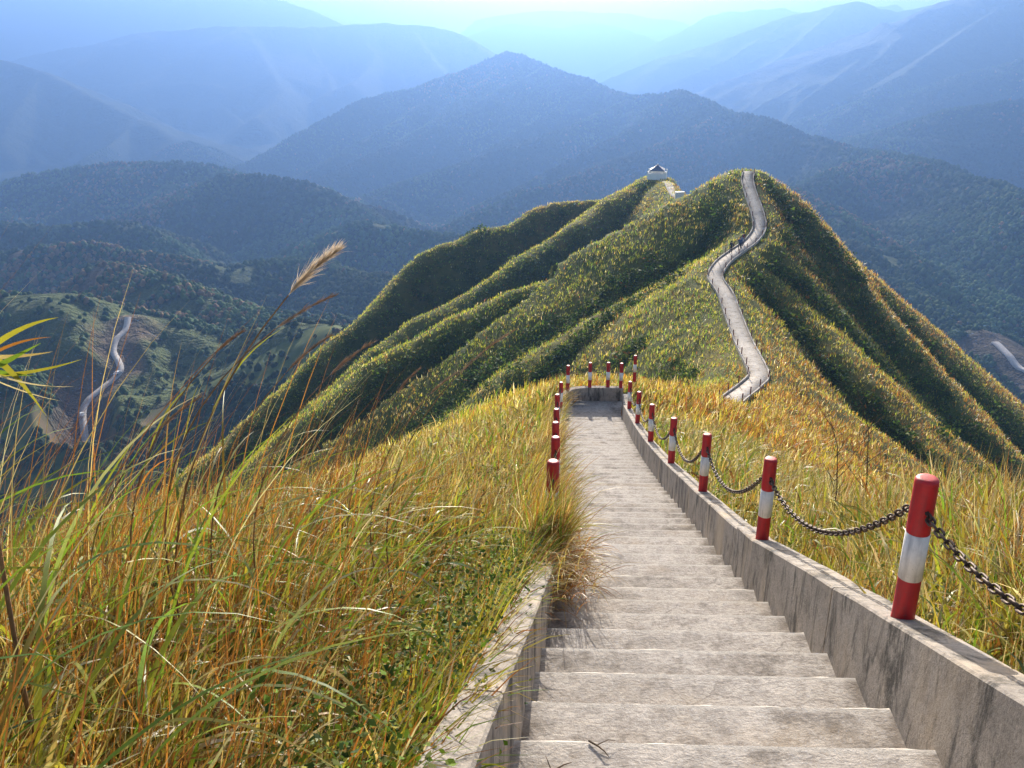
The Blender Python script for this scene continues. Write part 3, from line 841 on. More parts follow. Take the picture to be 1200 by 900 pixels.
# low kerb walls and small posts beside the far path
def side_line(line, off, dz):
    out = []
    n = len(line)
    for i in range(n):
        d = line[min(i + 1, n - 1)] - line[max(i - 1, 0)]; d = np.array([d[0], d[1], 0]); d /= np.linalg.norm(d)
        out.append(line[i] + np.array([d[1], -d[0], 0]) * off + np.array([0, 0, dz]))
    return np.array(out)
KL = side_line(PATHC, -0.81, 0.0); KR = side_line(PATHC, 0.81, 0.0)
wall_sweep('parapet_wall', [tuple(p) for p in KL], -0.13, 0.22, 0.6, M_STEP, 'low kerb wall along the left edge of the distant ridge path')
wall_sweep('parapet_wall', [tuple(p) for p in KR], 0.13, 0.22, 0.6, M_STEP, 'low kerb wall along the right edge of the distant ridge path')
seg = np.concatenate([[0], np.cumsum(np.linalg.norm(np.diff(PATHC[:, :2], axis=0), axis=1))])
M_FPOST = simple('weathered_red_post', (0.16, 0.035, 0.03), 0.7, 0.4, 3)
fp = None
for side, lab in ((-0.88, 'small weathered bollard on the left kerb of the distant ridge path'), (0.88, 'small weathered bollard on the right kerb of the distant ridge path')):
    for s in np.arange(1.0, seg[-1], 3.2):
        i = int(np.searchsorted(seg, s)) - 1; i = max(0, min(i, len(PATHC) - 2)); t = (s - seg[i]) / (seg[i + 1] - seg[i])
        p = PATHC[i] * (1 - t) + PATHC[i + 1] * t; d = PATHC[i + 1] - PATHC[i]; d[2] = 0; d /= np.linalg.norm(d)
        w = p + np.array([d[1], -d[0], 0]) * side
        if fp is None:
            bm = bmesh.new(); bm_lathe(bm, [(0.05, 0), (0.05, 0.62), (0.04, 0.65), (0.02, 0.66)], 10)
            o = fp = bm_obj('bollard', bm, M_FPOST)
        else:
            o = fp.copy(); COL.objects.link(o)
        o.location = (w[0], w[1], w[2] + 0.25)
        tag(o, lab, 'bollard', 'bollards along the distant path, %s' % ('left kerb' if side < 0 else 'right kerb'))

# ------------------------------------------------------------------ people on the far path
def simple_col(name, c): return simple(name, c, 0.8, 0.15, 8)
M_SKIN = simple_col('skin', (0.45, 0.28, 0.2)); M_HAIR = simple_col('black_hair', (0.015, 0.012, 0.01))
def person(x, y, z, rz, top, trousers, pack, stride, label):
    root = empty('person', (x, y, z), rz)
    tag(root, label, 'person', 'walkers on the distant ridge path')
    bm = bmesh.new()
    # hips, spine, neck, head, arms, legs: joints with radii
    J = {'pel': (0, 0, .93, .135), 'wai': (0, .0, 1.08, .125), 'che': (0, .01, 1.30, .155), 'nec': (0, .01, 1.46, .06), 'hea': (0, .03, 1.58, .085), 'top': (0, .03, 1.68, .075),
         'sl': (-.17, .01, 1.38, .06), 'el': (-.24, -.03 - .1 * stride, 1.12, .045), 'wl': (-.24, .1 - .1 * stride, .90, .034), 'hl': (-.24, .13 - .1 * stride, .82, .035),
         'sr': (.17, .01, 1.38, .06), 'er': (.24, -.03 + .1 * stride, 1.12, .045), 'wr': (.24, .1 + .1 * stride, .90, .034), 'hr': (.24, .13 + .1 * stride, .82, .035),
         'tl': (-.09, 0, .86, .09), 'kl': (-.1, .06 + .16 * stride, .48, .065), 'al': (-.1, .0 + .22 * stride, .08, .042), 'fl': (-.1, .14 + .22 * stride, .035, .036),
         'tr': (.09, 0, .86, .09), 'kr': (.1, .06 - .12 * stride, .48, .065), 'ar': (.1, -.02 - .24 * stride, .08, .042), 'fr': (.1, .12 - .24 * stride, .035, .036)}
    E = [('pel', 'wai'), ('wai', 'che'), ('che', 'nec'), ('nec', 'hea'), ('hea', 'top'), ('che', 'sl'), ('sl', 'el'), ('el', 'wl'), ('wl', 'hl'), ('che', 'sr'), ('sr', 'er'), ('er', 'wr'), ('wr', 'hr'),
         ('pel', 'tl'), ('tl', 'kl'), ('kl', 'al'), ('al', 'fl'), ('pel', 'tr'), ('tr', 'kr'), ('kr', 'ar'), ('ar', 'fr')]
    keys = list(J)
    me = bpy.data.meshes.new('body')
    me.from_pydata([J[k][:3] for k in keys], [(keys.index(a), keys.index(b)) for a, b in E], [])
    o = bpy.data.objects.new('body', me); COL.objects.link(o)
    sk = o.modifiers.new('skin', 'SKIN'); sk.use_smooth_shade = True
    for i, k in enumerate(keys):
        sv = me.skin_vertices[0].data[i]; sv.radius = (J[k][3], J[k][3]); sv.use_root = (k == 'pel')
    ss = o.modifiers.new('sub', 'SUBSURF'); ss.levels = 1; ss.render_levels = 1
    dg = bpy.context.evaluated_depsgraph_get()
    nm = bpy.data.meshes.new_from_object(o.evaluated_get(dg))
    o.modifiers.clear(); o.data = nm; o.parent = root
    nm.materials.clear()
    for m in (M_SKIN, simple_col('cloth_top', top), simple_col('cloth_trousers', trousers)): nm.materials.append(m)
    for p in nm.polygons:
        c = p.center; p.use_smooth = True
        p.material_index = 0 if (c.z > 1.45 or (abs(c.x) > .19 and c.z < .9 and c.z > .7)) else (1 if c.z > .92 or abs(c.x) > .2 else 2)
    bm = bmesh.new(); bmesh.ops.create_uvsphere(bm, u_segments=14, v_segments=10, radius=.108)
    for v_ in bm.verts: v_.co = Vector((v_.co.x * .95, v_.co.y * 1.0 + .005, v_.co.z * .95 + 1.645))
    bmesh.ops.delete(bm, geom=[v_ for v_ in bm.verts if v_.co.z < 1.56 or (v_.co.y > .07 and v_.co.z < 1.66)], context='VERTS')
    bm_obj('hair', bm, M_HAIR, root, True)
    if pack:
        bm = bmesh.new(); bm_box(bm, -.15, .15, -.30, -.13, 1.02, 1.44, .05); bm_obj('backpack', bm, simple_col('cloth_pack', pack), root)
    return root
PEOPLE = [(858, 292, (.02, .022, .03), (.02, .02, .025), None, 'walker in black at the left end of the group on the ridge path', 0.6),
          (864, 289, (.05, .08, .16), (.03, .035, .05), (.04, .05, .07), 'walker in a navy blue top with a pack in the middle of the group', -0.8),
          (868.5, 285, (.20, .22, .30), (.03, .04, .08), None, 'walker in a pale grey top behind the one in navy blue', 0.7),
          (873, 283, (.03, .035, .07), (.04, .04, .05), (.18, .03, .03), 'walker in dark clothes with a red pack, right end of the group', 0.5)]
for u, v_, a, b, c, l, st in PEOPLE:
    k = int(np.argmin([(600 + F * p[0] / (p[1] * CP - p[2] * SP) - u) ** 2 for p in PATHC[60:87]])) + 60
    p = PATHC[k]
    person(p[0] + random.uniform(-.5, .5), p[1], p[2] + 0.05, random.uniform(-.6, .2) + math.pi * (st < 0), a, b, c, st, l)

# ------------------------------------------------------------------ pavilion
def pavilion():
    c = P(770, 209, 220)
    root = empty('pavilion', c, R(-12))
    tag(root, 'small white pavilion with a blue grey hipped roof on the far hilltop', 'pavilion')
    mw = simple('white_plaster', (0.82, 0.82, 0.80), 0.7, 0.06, 2); mr = simple('blue_grey_tile', (0.07, 0.11, 0.19), 0.5, 0.3, 5)
    bm = bmesh.new(); bm_box(bm, -2.2, 2.2, -2.2, 2.2, -1.5, 0.25, .03); bm_obj('platform', bm, mw, root)
    for a in range(4):
        bm = bmesh.new(); bm_box(bm, -2.0, 2.0, -2.18, -2.04, 0.25, 1.35, .01)
        w = bm_obj('parapet', bm, mw, root); w.rotation_euler = (0, 0, a * math.pi / 2)
    for sx in (-1, 1):
        for sy in (-1, 1):
            bm = bmesh.new(); bm_box(bm, sx * 2.1 - .14, sx * 2.1 + .14, sy * 2.1 - .14, sy * 2.1 + .14, 0.25, 1.9, .02)
            bm_obj('corner_pier', bm, mw, root)
            bm = bmesh.new(); bm_lathe(bm, [(.09, 0.25), (.09, 2.15)], 12, (sx * 1.15, sy * 1.15, 0)); bm_obj('column', bm, mw, root)
    bm = bmesh.new()
    b = [bm.verts.new((x * 1.75, y * 1.75, 2.05)) for x, y in ((-1, -1), (1, -1), (1, 1), (-1, 1))]
    m = [bm.verts.new((x * .75, y * .75, 2.62)) for x, y in ((-1, -1), (1, -1), (1, 1), (-1, 1))]
    t = bm.verts.new((0, 0, 3.25)); u = [bm.verts.new((x * 1.75, y * 1.75, 1.93)) for x, y in ((-1, -1), (1, -1), (1, 1), (-1, 1))]
    for i in range(4):
        j = (i + 1) % 4
        bm.faces.new((b[i], b[j], m[j], m[i])); bm.faces.new((m[i], m[j], t)); bm.faces.new((u[i], u[j], b[j], b[i]))
    bm.faces.new(u[::-1])
    rf = bm_obj('roof', bm, mr, root)
    bm = bmesh.new(); bm_lathe(bm, [(.05, 3.2), (.12, 3.32), (.03, 3.55)], 10); bm_obj('finial', bm, mw, rf)
pavilion()
# white terrace block below the pavilion
c = P(796, 235, 187)
root = empty('stair_pier', (c[0], c[1], float(sample(np.array([c[0]]), np.array([c[1]]))[0])), R(10))
tag(root, 'white block at the foot of the footpath to the pavilion', 'pier')
bm = bmesh.new(); bm_box(bm, -.85, .85, -.3, .3, -.6, 1.7, .03); bm_obj('shaft', bm, M_WHITE, root)
bm = bmesh.new(); bm_box(bm, -.95, .95, -.38, .38, 1.7, 1.85, .02); bm_obj('cap', bm, M_WHITE, root)

# ------------------------------------------------------------------ cars on the valley road
M_TYRE = simple('tyre_rubber', (.02, .02, .02), .9); M_GLASS = simple('car_glass', (.02, .03, .04), .1, .1, 2, 0, .6)
def car(k, body, label):
    p = ROADC[k]; d = ROADC[k + 1] - ROADC[k]
    root = empty('parked_car', (p[0], p[1], p[2] + 0.25), math.atan2(d[1], d[0]))
    tag(root, label, 'car')
    mb = simple('car_paint', body, .3, .05, 2)
    bm = bmesh.new(); prof = [(-2.1, .35), (-2.15, .75), (-1.95, .95), (-1.5, 1.0), (-.95, 1.42), (.55, 1.45), (1.15, 1.02), (1.9, .9), (2.1, .65), (2.1, .35)]
    L = [bm.verts.new((x, -.85, z)) for x, z in prof]; Rr = [bm.verts.new((x, .85, z)) for x, z in prof]
    bm.faces.new(L); bm.faces.new(Rr[::-1])
    for i in range(len(prof)): bm.faces.new((L[i], Rr[i], Rr[(i + 1) % len(prof)], L[(i + 1) % len(prof)]))
    bm_obj('body', bm, mb, root)
    for s in (-1, 1):
        bm = bmesh.new(); vs = [bm.verts.new((x, s * .857, z)) for x, z in ((-1.35, 1.02), (-.88, 1.36), (.5, 1.38), (1.0, 1.02))]; bm.faces.new(vs); bm_obj('side_window', bm, M_GLASS, root)
        for x in (-1.3, 1.3):
            bm = bmesh.new(); bm_tube(bm, [(x, s * .7, .33), (x, s * .9, .33)], .33, 16); bm_obj('wheel', bm, M_TYRE, root)
car(33, (.75, .75, .75), 'pale car on the valley road at the upper bend'); car(56, (.8, .8, .78), 'white car on the valley road at the lower bend')

# ------------------------------------------------------------------ vegetation
PAL = {
    'brown': (0.165, 0.070, 0.022), 'orange': (0.29, 0.125, 0.030), 'straw': (0.40, 0.31, 0.14), 'pale': (0.52, 0.45, 0.30), 'ygreen': (0.30, 0.285, 0.036),
    'green': (0.145, 0.235, 0.028), 'dgreen': (0.040, 0.075, 0.018), 'glauc': (0.105, 0.165, 0.075), 'gold': (0.31, 0.235, 0.045), 'shrub': (0.045, 0.075, 0.016), 'lshrub': (0.115, 0.135, 0.026)}
PN = list(PAL); PV = np.array([PAL[k] for k in PN], dtype=np.float32)

def pick(weights, n):
    """weights: dict name -> array or number; returns n colours"""
    W = np.zeros((n, len(PN)), dtype=np.float32)
    for k, a in weights.items(): W[:, PN.index(k)] = a
    c = np.cumsum(W, 1); r = RNG.random(n) * c[:, -1]
    i = np.minimum((c < r[:, None]).sum(1), len(PN) - 1)
    out = PV[i] * RNG.uniform(0.72, 1.3, (n, 1)).astype(np.float32)
    return out * RNG.uniform(0.92, 1.08, (n, 3)).astype(np.float32)

def blades(base, L, w, phi, th0, kap, col, nseg, tipcol=None, twist=None, power=1.3):
    n = len(base)
    p = base.astype(np.float64).copy()
    V = np.zeros((n, nseg + 1, 2, 3), dtype=np.float32); C = np.zeros((n, nseg + 1, 2, 3), dtype=np.float32)
    if twist is None: twist = RNG.uniform(-0.9, 0.9, n)
    side = np.stack([-np.sin(phi), np.cos(phi), np.zeros(n)], -1)
    for i in range(nseg + 1):
        t = i / nseg
        th = th0 + kap * t ** power
        d = np.stack([np.sin(th) * np.cos(phi), np.sin(th) * np.sin(phi), np.cos(th)], -1)
        nrm = np.cross(d, side)
        tw = twist * (0.4 + 0.6 * t)
        s = side * np.cos(tw)[:, None] + nrm * np.sin(tw)[:, None]
        ww = w * (0.65 + 0.6 * t if t < 0.35 else 0.86 * (1 - ((t - 0.35) / 0.65) ** 1.6) + 0.05) * 0.5
        V[:, i, 0] = p - s * ww[:, None]; V[:, i, 1] = p + s * ww[:, None]
        cc = col if tipcol is None else col * (1 - t ** 2) + tipcol * t ** 2
        C[:, i, 0] = cc; C[:, i, 1] = cc
        if i < nseg: p = p + d * (L / nseg)[:, None]
    m = 2 * (nseg + 1)
    b = (np.arange(n) * m)[:, None]
    k = np.arange(nseg) * 2
    q = np.stack([b + k, b + k + 1, b + k + 3, b + k + 2], -1).reshape(-1, 4)
    return V.reshape(-1, 3), q, C.reshape(-1, 3)

def join(parts):
    vs, qs, cs, o = [], [], [], 0
    for v, q, c in parts:
        vs.append(v); qs.append(q + o); cs.append(c); o += len(v)
    return np.concatenate(vs), np.concatenate(qs), np.concatenate(cs)

def leaves(p, size, col, upbias=0.4, asp=0.5):
    n = len(p)
    nrm = RNG.normal(size=(n, 3)); nrm[:, 2] = np.abs(nrm[:, 2]) + upbias; nrm /= np.linalg.norm(nrm, axis=1)[:, None]
    d = np.cross(nrm, RNG.normal(size=(n, 3))); d /= np.linalg.norm(d, axis=1)[:, None] + 1e-9
    s = np.cross(nrm, d)
    a = p; c = p + d * size[:, None]; mid = p + d * size[:, None] * 0.45 - nrm * size[:, None] * 0.08
    l = mid - s * (size * asp * 0.5)[:, None]; r = mid + s * (size * asp * 0.5)[:, None]
    V = np.stack([a, l, c, r], 1).reshape(-1, 3)
    q = (np.arange(n) * 4)[:, None] + np.arange(4)
    return V, q, np.repeat(col, 4, 0)

def polar_points(n, r0, r1, a0, a1, ex):
    """density per area falls as r**-ex"""
    e = 2 - ex
    u = RNG.random(n)
    r = (u * (r1 ** e - r0 ** e) + r0 ** e) ** (1 / e)
    a = RNG.uniform(a0, a1, n)
    return r * np.sin(a), r * np.cos(a), r

def outside_walk(X, Y):
    xr = x_right(Y); xl = x_left(Y)
    o = np.maximum(xl - 0.23 - X, X - xr - 0.23)
    o = np.where((Y > Y_END + 0.25), 9.0, o)
    d, _ = line_dist(X.astype(np.float32), Y.astype(np.float32), PATHC)
    o = np.where(d < 1.25, -1, o)
    return o

def add_stuff(name, parts, mat):
    v, q, c = join(parts)
    o = link(name, fast_mesh(name, v, q, col=c), mat)
    o['kind'] = 'stuff'
    return o

def rgt(X, Y):
    """1 on the right flank of the ridge, 0 on the left"""
    cx = np.interp(Y, [0, 30, 50, 70, 90, 105, 125, 145, 200], [1.5, 3.2, 12, 16.5, 22, 22, 34, 37, 36])
    return smooth01(-4, 6, X - cx)

# --- foreground and verge grass
def tall_grass(name, n, r0, r1, a0, a1, ex, nseg, sel, hmul=1.0):
    X, Y, r = polar_points(n, r0, r1, a0, a1, ex)
    o = outside_walk(X, Y)
    k = (o > 0.0) & sel(X, Y)
    X, Y, r, o = X[k], Y[k], r[k], o[k]; n = len(X)
    Z = sample(X, Y) - 0.03
    g1 = noise(X / 0.9, Y / 0.9, 201) + 0.6 * noise(X / 0.33, Y / 0.33, 202)
    g2 = fbm(X / 2.2, Y / 2.2, 4, 203) * 2.4
    gr = smooth01(-0.5, 0.9, g1 + 0.5 * g2); R_ = np.where(X > x_left(Y), 1.0, smooth01(5, 14, r) * 0.55)
    far = smooth01(6, 22, r)
    kind = RNG.random(n)
    stalk = kind < 0.34; leaf = (kind >= 0.34) & (kind < 0.80); under = kind >= 0.80
    L = np.where(stalk, RNG.uniform(0.55, 1.05, n), np.where(leaf, RNG.uniform(0.45, 0.95, n), RNG.uniform(0.15, 0.4, n)))
    L *= (0.80 + 0.28 * np.clip(g2, -1, 1)) * hmul * (1 - 0.18 * far)
    L *= 0.55 + 0.45 * smooth01(0.0, 0.7, o)
    w = np.where(stalk, RNG.uniform(0.0025, 0.005, n), np.where(leaf, RNG.uniform(0.007, 0.019, n), RNG.uniform(0.008, 0.016, n))) * (1 + r / 9)
    phi = RNG.normal(0.2, 1.15, n) + (RNG.random(n) < 0.2) * RNG.uniform(0, 6.28, n)
    th0 = np.abs(RNG.normal(0.18, 0.22, n)); kap = np.where(stalk, RNG.uniform(0.1, 0.8, n), np.where(leaf, RNG.uniform(0.5, 2.5, n), RNG.uniform(0.2, 1.4, n)))
    col = pick({'brown': (0.75 * stalk + 0.16) * (1 - 0.5 * R_), 'orange': stalk * 0.55 * (1 - 0.55 * R_) + leaf * 0.18 * (1 - 0.6 * gr), 'gold': leaf * 0.16 * (1 - 0.5 * gr) + stalk * 0.1, 'straw': 0.14 + 0.14 * far * (1 - gr), 'pale': 0.13 + 0.16 * far,
                'ygreen': leaf * (0.75 + 0.35 * R_) * (0.5 + gr) + stalk * 0.2 * gr, 'green': (leaf + under) * (0.60 + 1.1 * gr), 'glauc': leaf * 0.12 * gr, 'dgreen': under * 0.5}, n)
    tip = np.where((RNG.random(n) < 0.4)[:, None], col, pick({'orange': 0.5 - 0.35 * R_, 'straw': 1, 'brown': 0.4 - 0.25 * R_, 'gold': 0.6, 'pale': 0.4 + 0.3 * R_}, n))
    return blades(np.stack([X, Y, Z], -1), L, w, phi, th0, kap, col, nseg, tip)

left = lambda X, Y: (X < x_left(Y)) & (Y < 40)
right = lambda X, Y: (X > x_left(Y))
parts = [tall_grass('a', 40000, 1.25, 7.0, R(-54), R(12), 1.2, 7, left, 0.74), tall_grass('b', 75000, 7.0, 42.0, R(-30), R(10), 1.3, 3, left, 0.9)]
# grass leaning over the left parapet and onto the steps
n = 5200
Y = RNG.uniform(7.2, 26.5, n); X = x_left(Y) - np.abs(RNG.normal(0.26, 0.16, n)); Z = stair_z(Y) + 0.12 + RNG.uniform(0, 0.12, n)
g = smooth01(-0.4, 0.6, noise(X * 0 + 1, Y / 1.3, 300))
parts.append(blades(np.stack([X, Y, Z], -1), RNG.uniform(0.4, 1.0, n) * (0.6 + 0.5 * g), RNG.uniform(0.006, 0.016, n), RNG.normal(-0.35, 0.6, n), np.abs(RNG.normal(0.3, 0.2, n)), RNG.uniform(0.4, 1.7, n),
                    pick({'orange': 0.7, 'straw': 0.9, 'pale': 0.4, 'ygreen': 0.9 * (1 - g) + 0.3, 'green': 0.5 * (1 - g), 'gold': 0.6, 'brown': 0.2}, n), 5))
n = 1500
Y = RNG.normal(6.75, 0.5, n); X = x_left(Y) + RNG.normal(0.0, 0.12, n); Z = stair_z(Y) + RNG.uniform(0.0, 0.42, n)
parts.append(blades(np.stack([X, Y, Z], -1), RNG.uniform(0.25, 0.55, n), RNG.uniform(0.004, 0.009, n), RNG.normal(-0.9, 0.7, n), np.abs(RNG.normal(0.5, 0.3, n)), RNG.uniform(0.8, 2.0, n),
                    pick({'orange': 0.9, 'straw': 1.0, 'brown': 0.5, 'gold': 0.4}, n), 5))
# rank grass hiding the foot of the nearest left post and the outer edge of the wall
n = 3600
Y = RNG.uniform(1.9, 8.4, n); X = x_left(Y) - 0.2 - np.abs(RNG.normal(0.0, 0.17, n)); Z = stair_z(Y) + 0.05
g = smooth01(-0.4, 0.6, noise(X * 3, Y / 0.6, 310)); near = smooth01(7.2, 5.4, Y)
parts.append(blades(np.stack([X, Y, Z], -1), RNG.uniform(0.55, 1.05, n) * (1 - 0.38 * near), RNG.uniform(0.006, 0.015, n), RNG.normal(-0.2, 0.9, n), np.abs(RNG.normal(0.18, 0.15, n)), RNG.uniform(0.3, 1.8, n),
                    pick({'orange': 0.5, 'straw': 0.6, 'pale': 0.3, 'ygreen': 0.9, 'green': 0.3 + 1.1 * g, 'gold': 0.4, 'brown': 0.3}, n), 5))
n = 700
Y = RNG.normal(7.05, 0.2, n); X = x_left(Y) - RNG.uniform(-0.05, 0.25, n); Z = stair_z(Y) + 0.38
parts.append(blades(np.stack([X, Y, Z], -1), RNG.uniform(0.4, 0.8, n), RNG.uniform(0.006, 0.013, n), RNG.normal(-0.3, 1.2, n), np.abs(RNG.normal(0.15, 0.12, n)), RNG.uniform(0.2, 1.5, n),
                    pick({'orange': 0.6, 'straw': 0.8, 'pale': 0.3, 'ygreen': 0.6, 'green': 0.6, 'gold': 0.4, 'brown': 0.3}, n), 5))
# long arching leaves near the viewer
n = 480
X, Y, r = polar_points(n, 1.5, 5.5, R(-50), R(-6), 1.0)
k = outside_walk(X, Y) > 0.55; X, Y = X[k], Y[k]; n = len(X)
parts.append(blades(np.stack([X, Y, sample(X, Y)], -1), RNG.uniform(0.8, 1.35, n), RNG.uniform(0.009, 0.021, n), RNG.normal(0.1, 0.9, n), np.abs(RNG.normal(0.22, 0.15, n)), RNG.uniform(0.7, 2.3, n),
                    pick({'green': 1.6, 'glauc': 0.3, 'ygreen': 0.8, 'straw': 0.2, 'orange': 0.5}, n), 12, pick({'green': 1.5, 'straw': .5, 'ygreen': 0.6, 'pale': .3}, n)))
# rust brown stems
n = 2200
X, Y, r = polar_points(n, 1.5, 9.0, R(-52), R(6), 1.1)
k = (outside_walk(X, Y) > 0.25) & (X < x_left(Y)) & (noise(X / 0.7, Y / 0.7, 811) > -0.25); X, Y = X[k], Y[k]; n = len(X)
parts.append(blades(np.stack([X, Y, sample(X, Y)], -1), RNG.uniform(0.5, 0.95, n), RNG.uniform(0.004, 0.008, n), RNG.normal(0.2, 1.0, n), np.abs(RNG.normal(0.14, 0.12, n)), RNG.uniform(0.1, 0.9, n),
                    pick({'brown': 1.3, 'orange': 1.0}, n), 5))
# tall thin stalks standing over the rest
n = 420
X, Y, r = polar_points(n, 1.7, 6.0, R(-50), R(-10), 1.0)
k = outside_walk(X, Y) > 0.3; X, Y = X[k], Y[k]; n = len(X)
parts.append(blades(np.stack([X, Y, sample(X, Y)], -1), RNG.uniform(1.0, 1.6, n), RNG.uniform(0.004, 0.007, n), RNG.normal(0.15, 0.5, n), np.abs(RNG.normal(0.22, 0.14, n)), RNG.uniform(0.2, 1.0, n),
                    pick({'brown': 1, 'orange': 1.0, 'straw': .5, 'pale': .2}, n), 8))
add_stuff('tall_grass', parts, M_GRASS)
add_stuff('verge_grass', [tall_grass('c', 45000, 2.6, 9.0, R(12), R(54), 1.2, 5, right, 0.95), tall_grass('d', 90000, 8.0, 60.0, R(2), R(48), 1.25, 3, right, 0.95)], M_GRASS)

# --- hillside grass: clumps of a few blades
def hillside(n, r0, r1, ex, per):
    X, Y, r = polar_points(n, r0, r1, R(-36), R(36), ex)
    k = (outside_walk(X, Y) > 0.3)
    X, Y, r = X[k], Y[k], r[k]; Z = sample(X, Y)
    k = (Z > -108 + 14 * noise(X / 20, Y / 20, 8)); X, Y, r, Z = X[k], Y[k], r[k], Z[k]
    fac = (sample(X, Y + 3.0) - Z) / 3.0
    k = (RNG.random(len(X)) > 0.72 * smooth01(0.22, 0.48, fac) * (1 - 0.5 * rgt(X, Y))) | (Y < 48); X, Y, r, Z = X[k], Y[k], r[k], Z[k]
    n = len(X)
    R_ = rgt(X, Y); g = fbm(X / 16, Y / 16, 4, 401) * 2; f = fbm(X / 4.0, Y / 4.0, 3, 402) * 2
    og = smooth01(-0.35, 0.55, g + 0.5 * f + 0.35 * (R_ - 0.5) * 2)
    rep = lambda a: np.repeat(a, per)
    m = n * per
    bx = rep(X) + RNG.normal(0, 0.28, m); by = rep(Y) + RNG.normal(0, 0.28, m)
    bz = rep(Z) - 0.05
    rr = rep(r); O = rep(og); RR = rep(R_); FF = rep(f)
    L = RNG.uniform(0.3, 0.7, m) * (0.85 + 0.25 * FF); w = RNG.uniform(0.035, 0.08, m) * (0.5 + rr / 120)
    cc = pick({'orange': 0.05 + 0.12 * RR + 0.28 * O * (0.25 + 0.75 * RR), 'gold': 0.15 + 0.35 * O, 'straw': 0.20, 'pale': 0.10 + 0.10 * (FF > 0.5), 'ygreen': 1.0 * (1.25 - O), 'green': 0.65 * (1.0 - O) * (1.3 - 0.7 * RR), 'brown': 0.08 + 0.14 * RR + 0.35 * O * RR, 'dgreen': 0.03 + 0.05 * (1 - O)}, m) * 1.5
    return blades(np.stack([bx, by, bz], -1), L, w, RNG.normal(0.2, 1.2, m), np.abs(RNG.normal(0.45, 0.3, m)), RNG.uniform(0.1, 1.2, m), cc, 2)
add_stuff('hillside_grass', [hillside(46000, 26, 75, 1.0, 5), hillside(95000, 70, 265, 0.9, 5)], M_GRASS)

# --- scrub on the hillsides
def scrub(n, r0, r1, ex, per, dens, size):
    X, Y, r = polar_points(n, r0, r1, R(-36), R(36), ex)
    k = (outside_walk(X, Y) > 0.9); X, Y, r = X[k], Y[k], r[k]
    Z = sample(X, Y)
    e = 3.0
    lap = (sample(X + e, Y) + sample(X - e, Y) + sample(X, Y + e) + sample(X, Y - e)) / 4 - Z         # gullies
    fac = (sample(X, Y + e) - Z) / e                                                            # turned away from the sun
    R_ = rgt(X, Y)
    score = 0.9 * smooth01(-0.05, 0.35, lap) + 1.7 * smooth01(0.22, 0.5, fac) - 0.50 - 0.34 * R_ + 0.9 * fbm(X / 9, Y / 9, 3, 501) + 0.7 * fbm(X / 26, Y / 26, 2, 505) + 0.35 * (1 - R_) + dens
    k = (score > 0.42 + 0.45 * RNG.random(len(X))) & (Z > -125)
    X, Y, r, Z = X[k], Y[k], r[k], Z[k]; n = len(X)
    rad = RNG.uniform(0.35, 0.85, n) * size
    m = n * per
    d = RNG.normal(size=(m, 3)); d /= np.linalg.norm(d, axis=1)[:, None]; d[:, 2] = np.abs(d[:, 2]) * 1.1 - 0.1
    q = RNG.random(m) ** 0.45
    p = np.repeat(np.stack([X, Y, Z + 0.15 * rad], -1), per, 0) + d * (q * np.repeat(rad, per))[:, None]
    hue = np.repeat(RNG.random(n), per)
    col = pick({'shrub': 0.9, 'dgreen': 0.6, 'lshrub': 0.15 + 0.9 * (hue > 0.7), 'green': 0.25, 'orange': 0.5 * (hue > 0.95)}, m)
    return leaves(p, np.repeat(rad, per) * RNG.uniform(0.25, 0.5, m), col, 0.3, 0.6)
add_stuff('scrub', [scrub(14000, 48, 110, 1.0, 34, 0.1, 1.1), scrub(40000, 95, 260, 0.7, 22, 0.16, 1.5), scrub(4000, 60, 250, 0.8, 50, 0.1, 2.0)], M_LEAF)

# --- low leafy weeds beside the left parapet
n = 800
Y = RNG.uniform(1.6, 7.5, n); X = x_left(Y) - 0.14 - np.abs(RNG.normal(0, 0.3, n)); Z = np.maximum(sample(X, Y), np.where(X > x_left(Y) - 0.45, stair_z(Y) + 0.1, -99))
per = 20; m = n * per
hgt = np.repeat(RNG.uniform(0.15, 0.62, n), per) * RNG.random(m)
p = np.repeat(np.stack([X, Y, Z], -1), per, 0) + np.stack([RNG.normal(0, .06, m), RNG.normal(0, .06, m), hgt], -1)
lv = leaves(p, RNG.uniform(0.014, 0.04, m), pick({'green': .6, 'dgreen': 1.0, 'ygreen': .2, 'lshrub': .7}, m), 0.8, 0.6)
n = 1500
X, Y, r = polar_points(n, 3.0, 16.0, R(-45), R(50), 1.1)
k = outside_walk(X, Y) > 0.1; X, Y = X[k], Y[k]; n = len(X); Z = sample(X, Y); m = n * per
hgt = np.repeat(RNG.uniform(0.15, 0.6, n), per) * RNG.random(m)
p = np.repeat(np.stack([X, Y, Z], -1), per, 0) + np.stack([RNG.normal(0, .09, m), RNG.normal(0, .09, m), hgt], -1)
lv2 = leaves(p, RNG.uniform(0.02, 0.05, m), pick({'green': 1, 'dgreen': .6, 'ygreen': .7, 'lshrub': .6}, m), 0.8, 0.6)
add_stuff('leafy_weeds', [lv, lv2], M_LEAF)

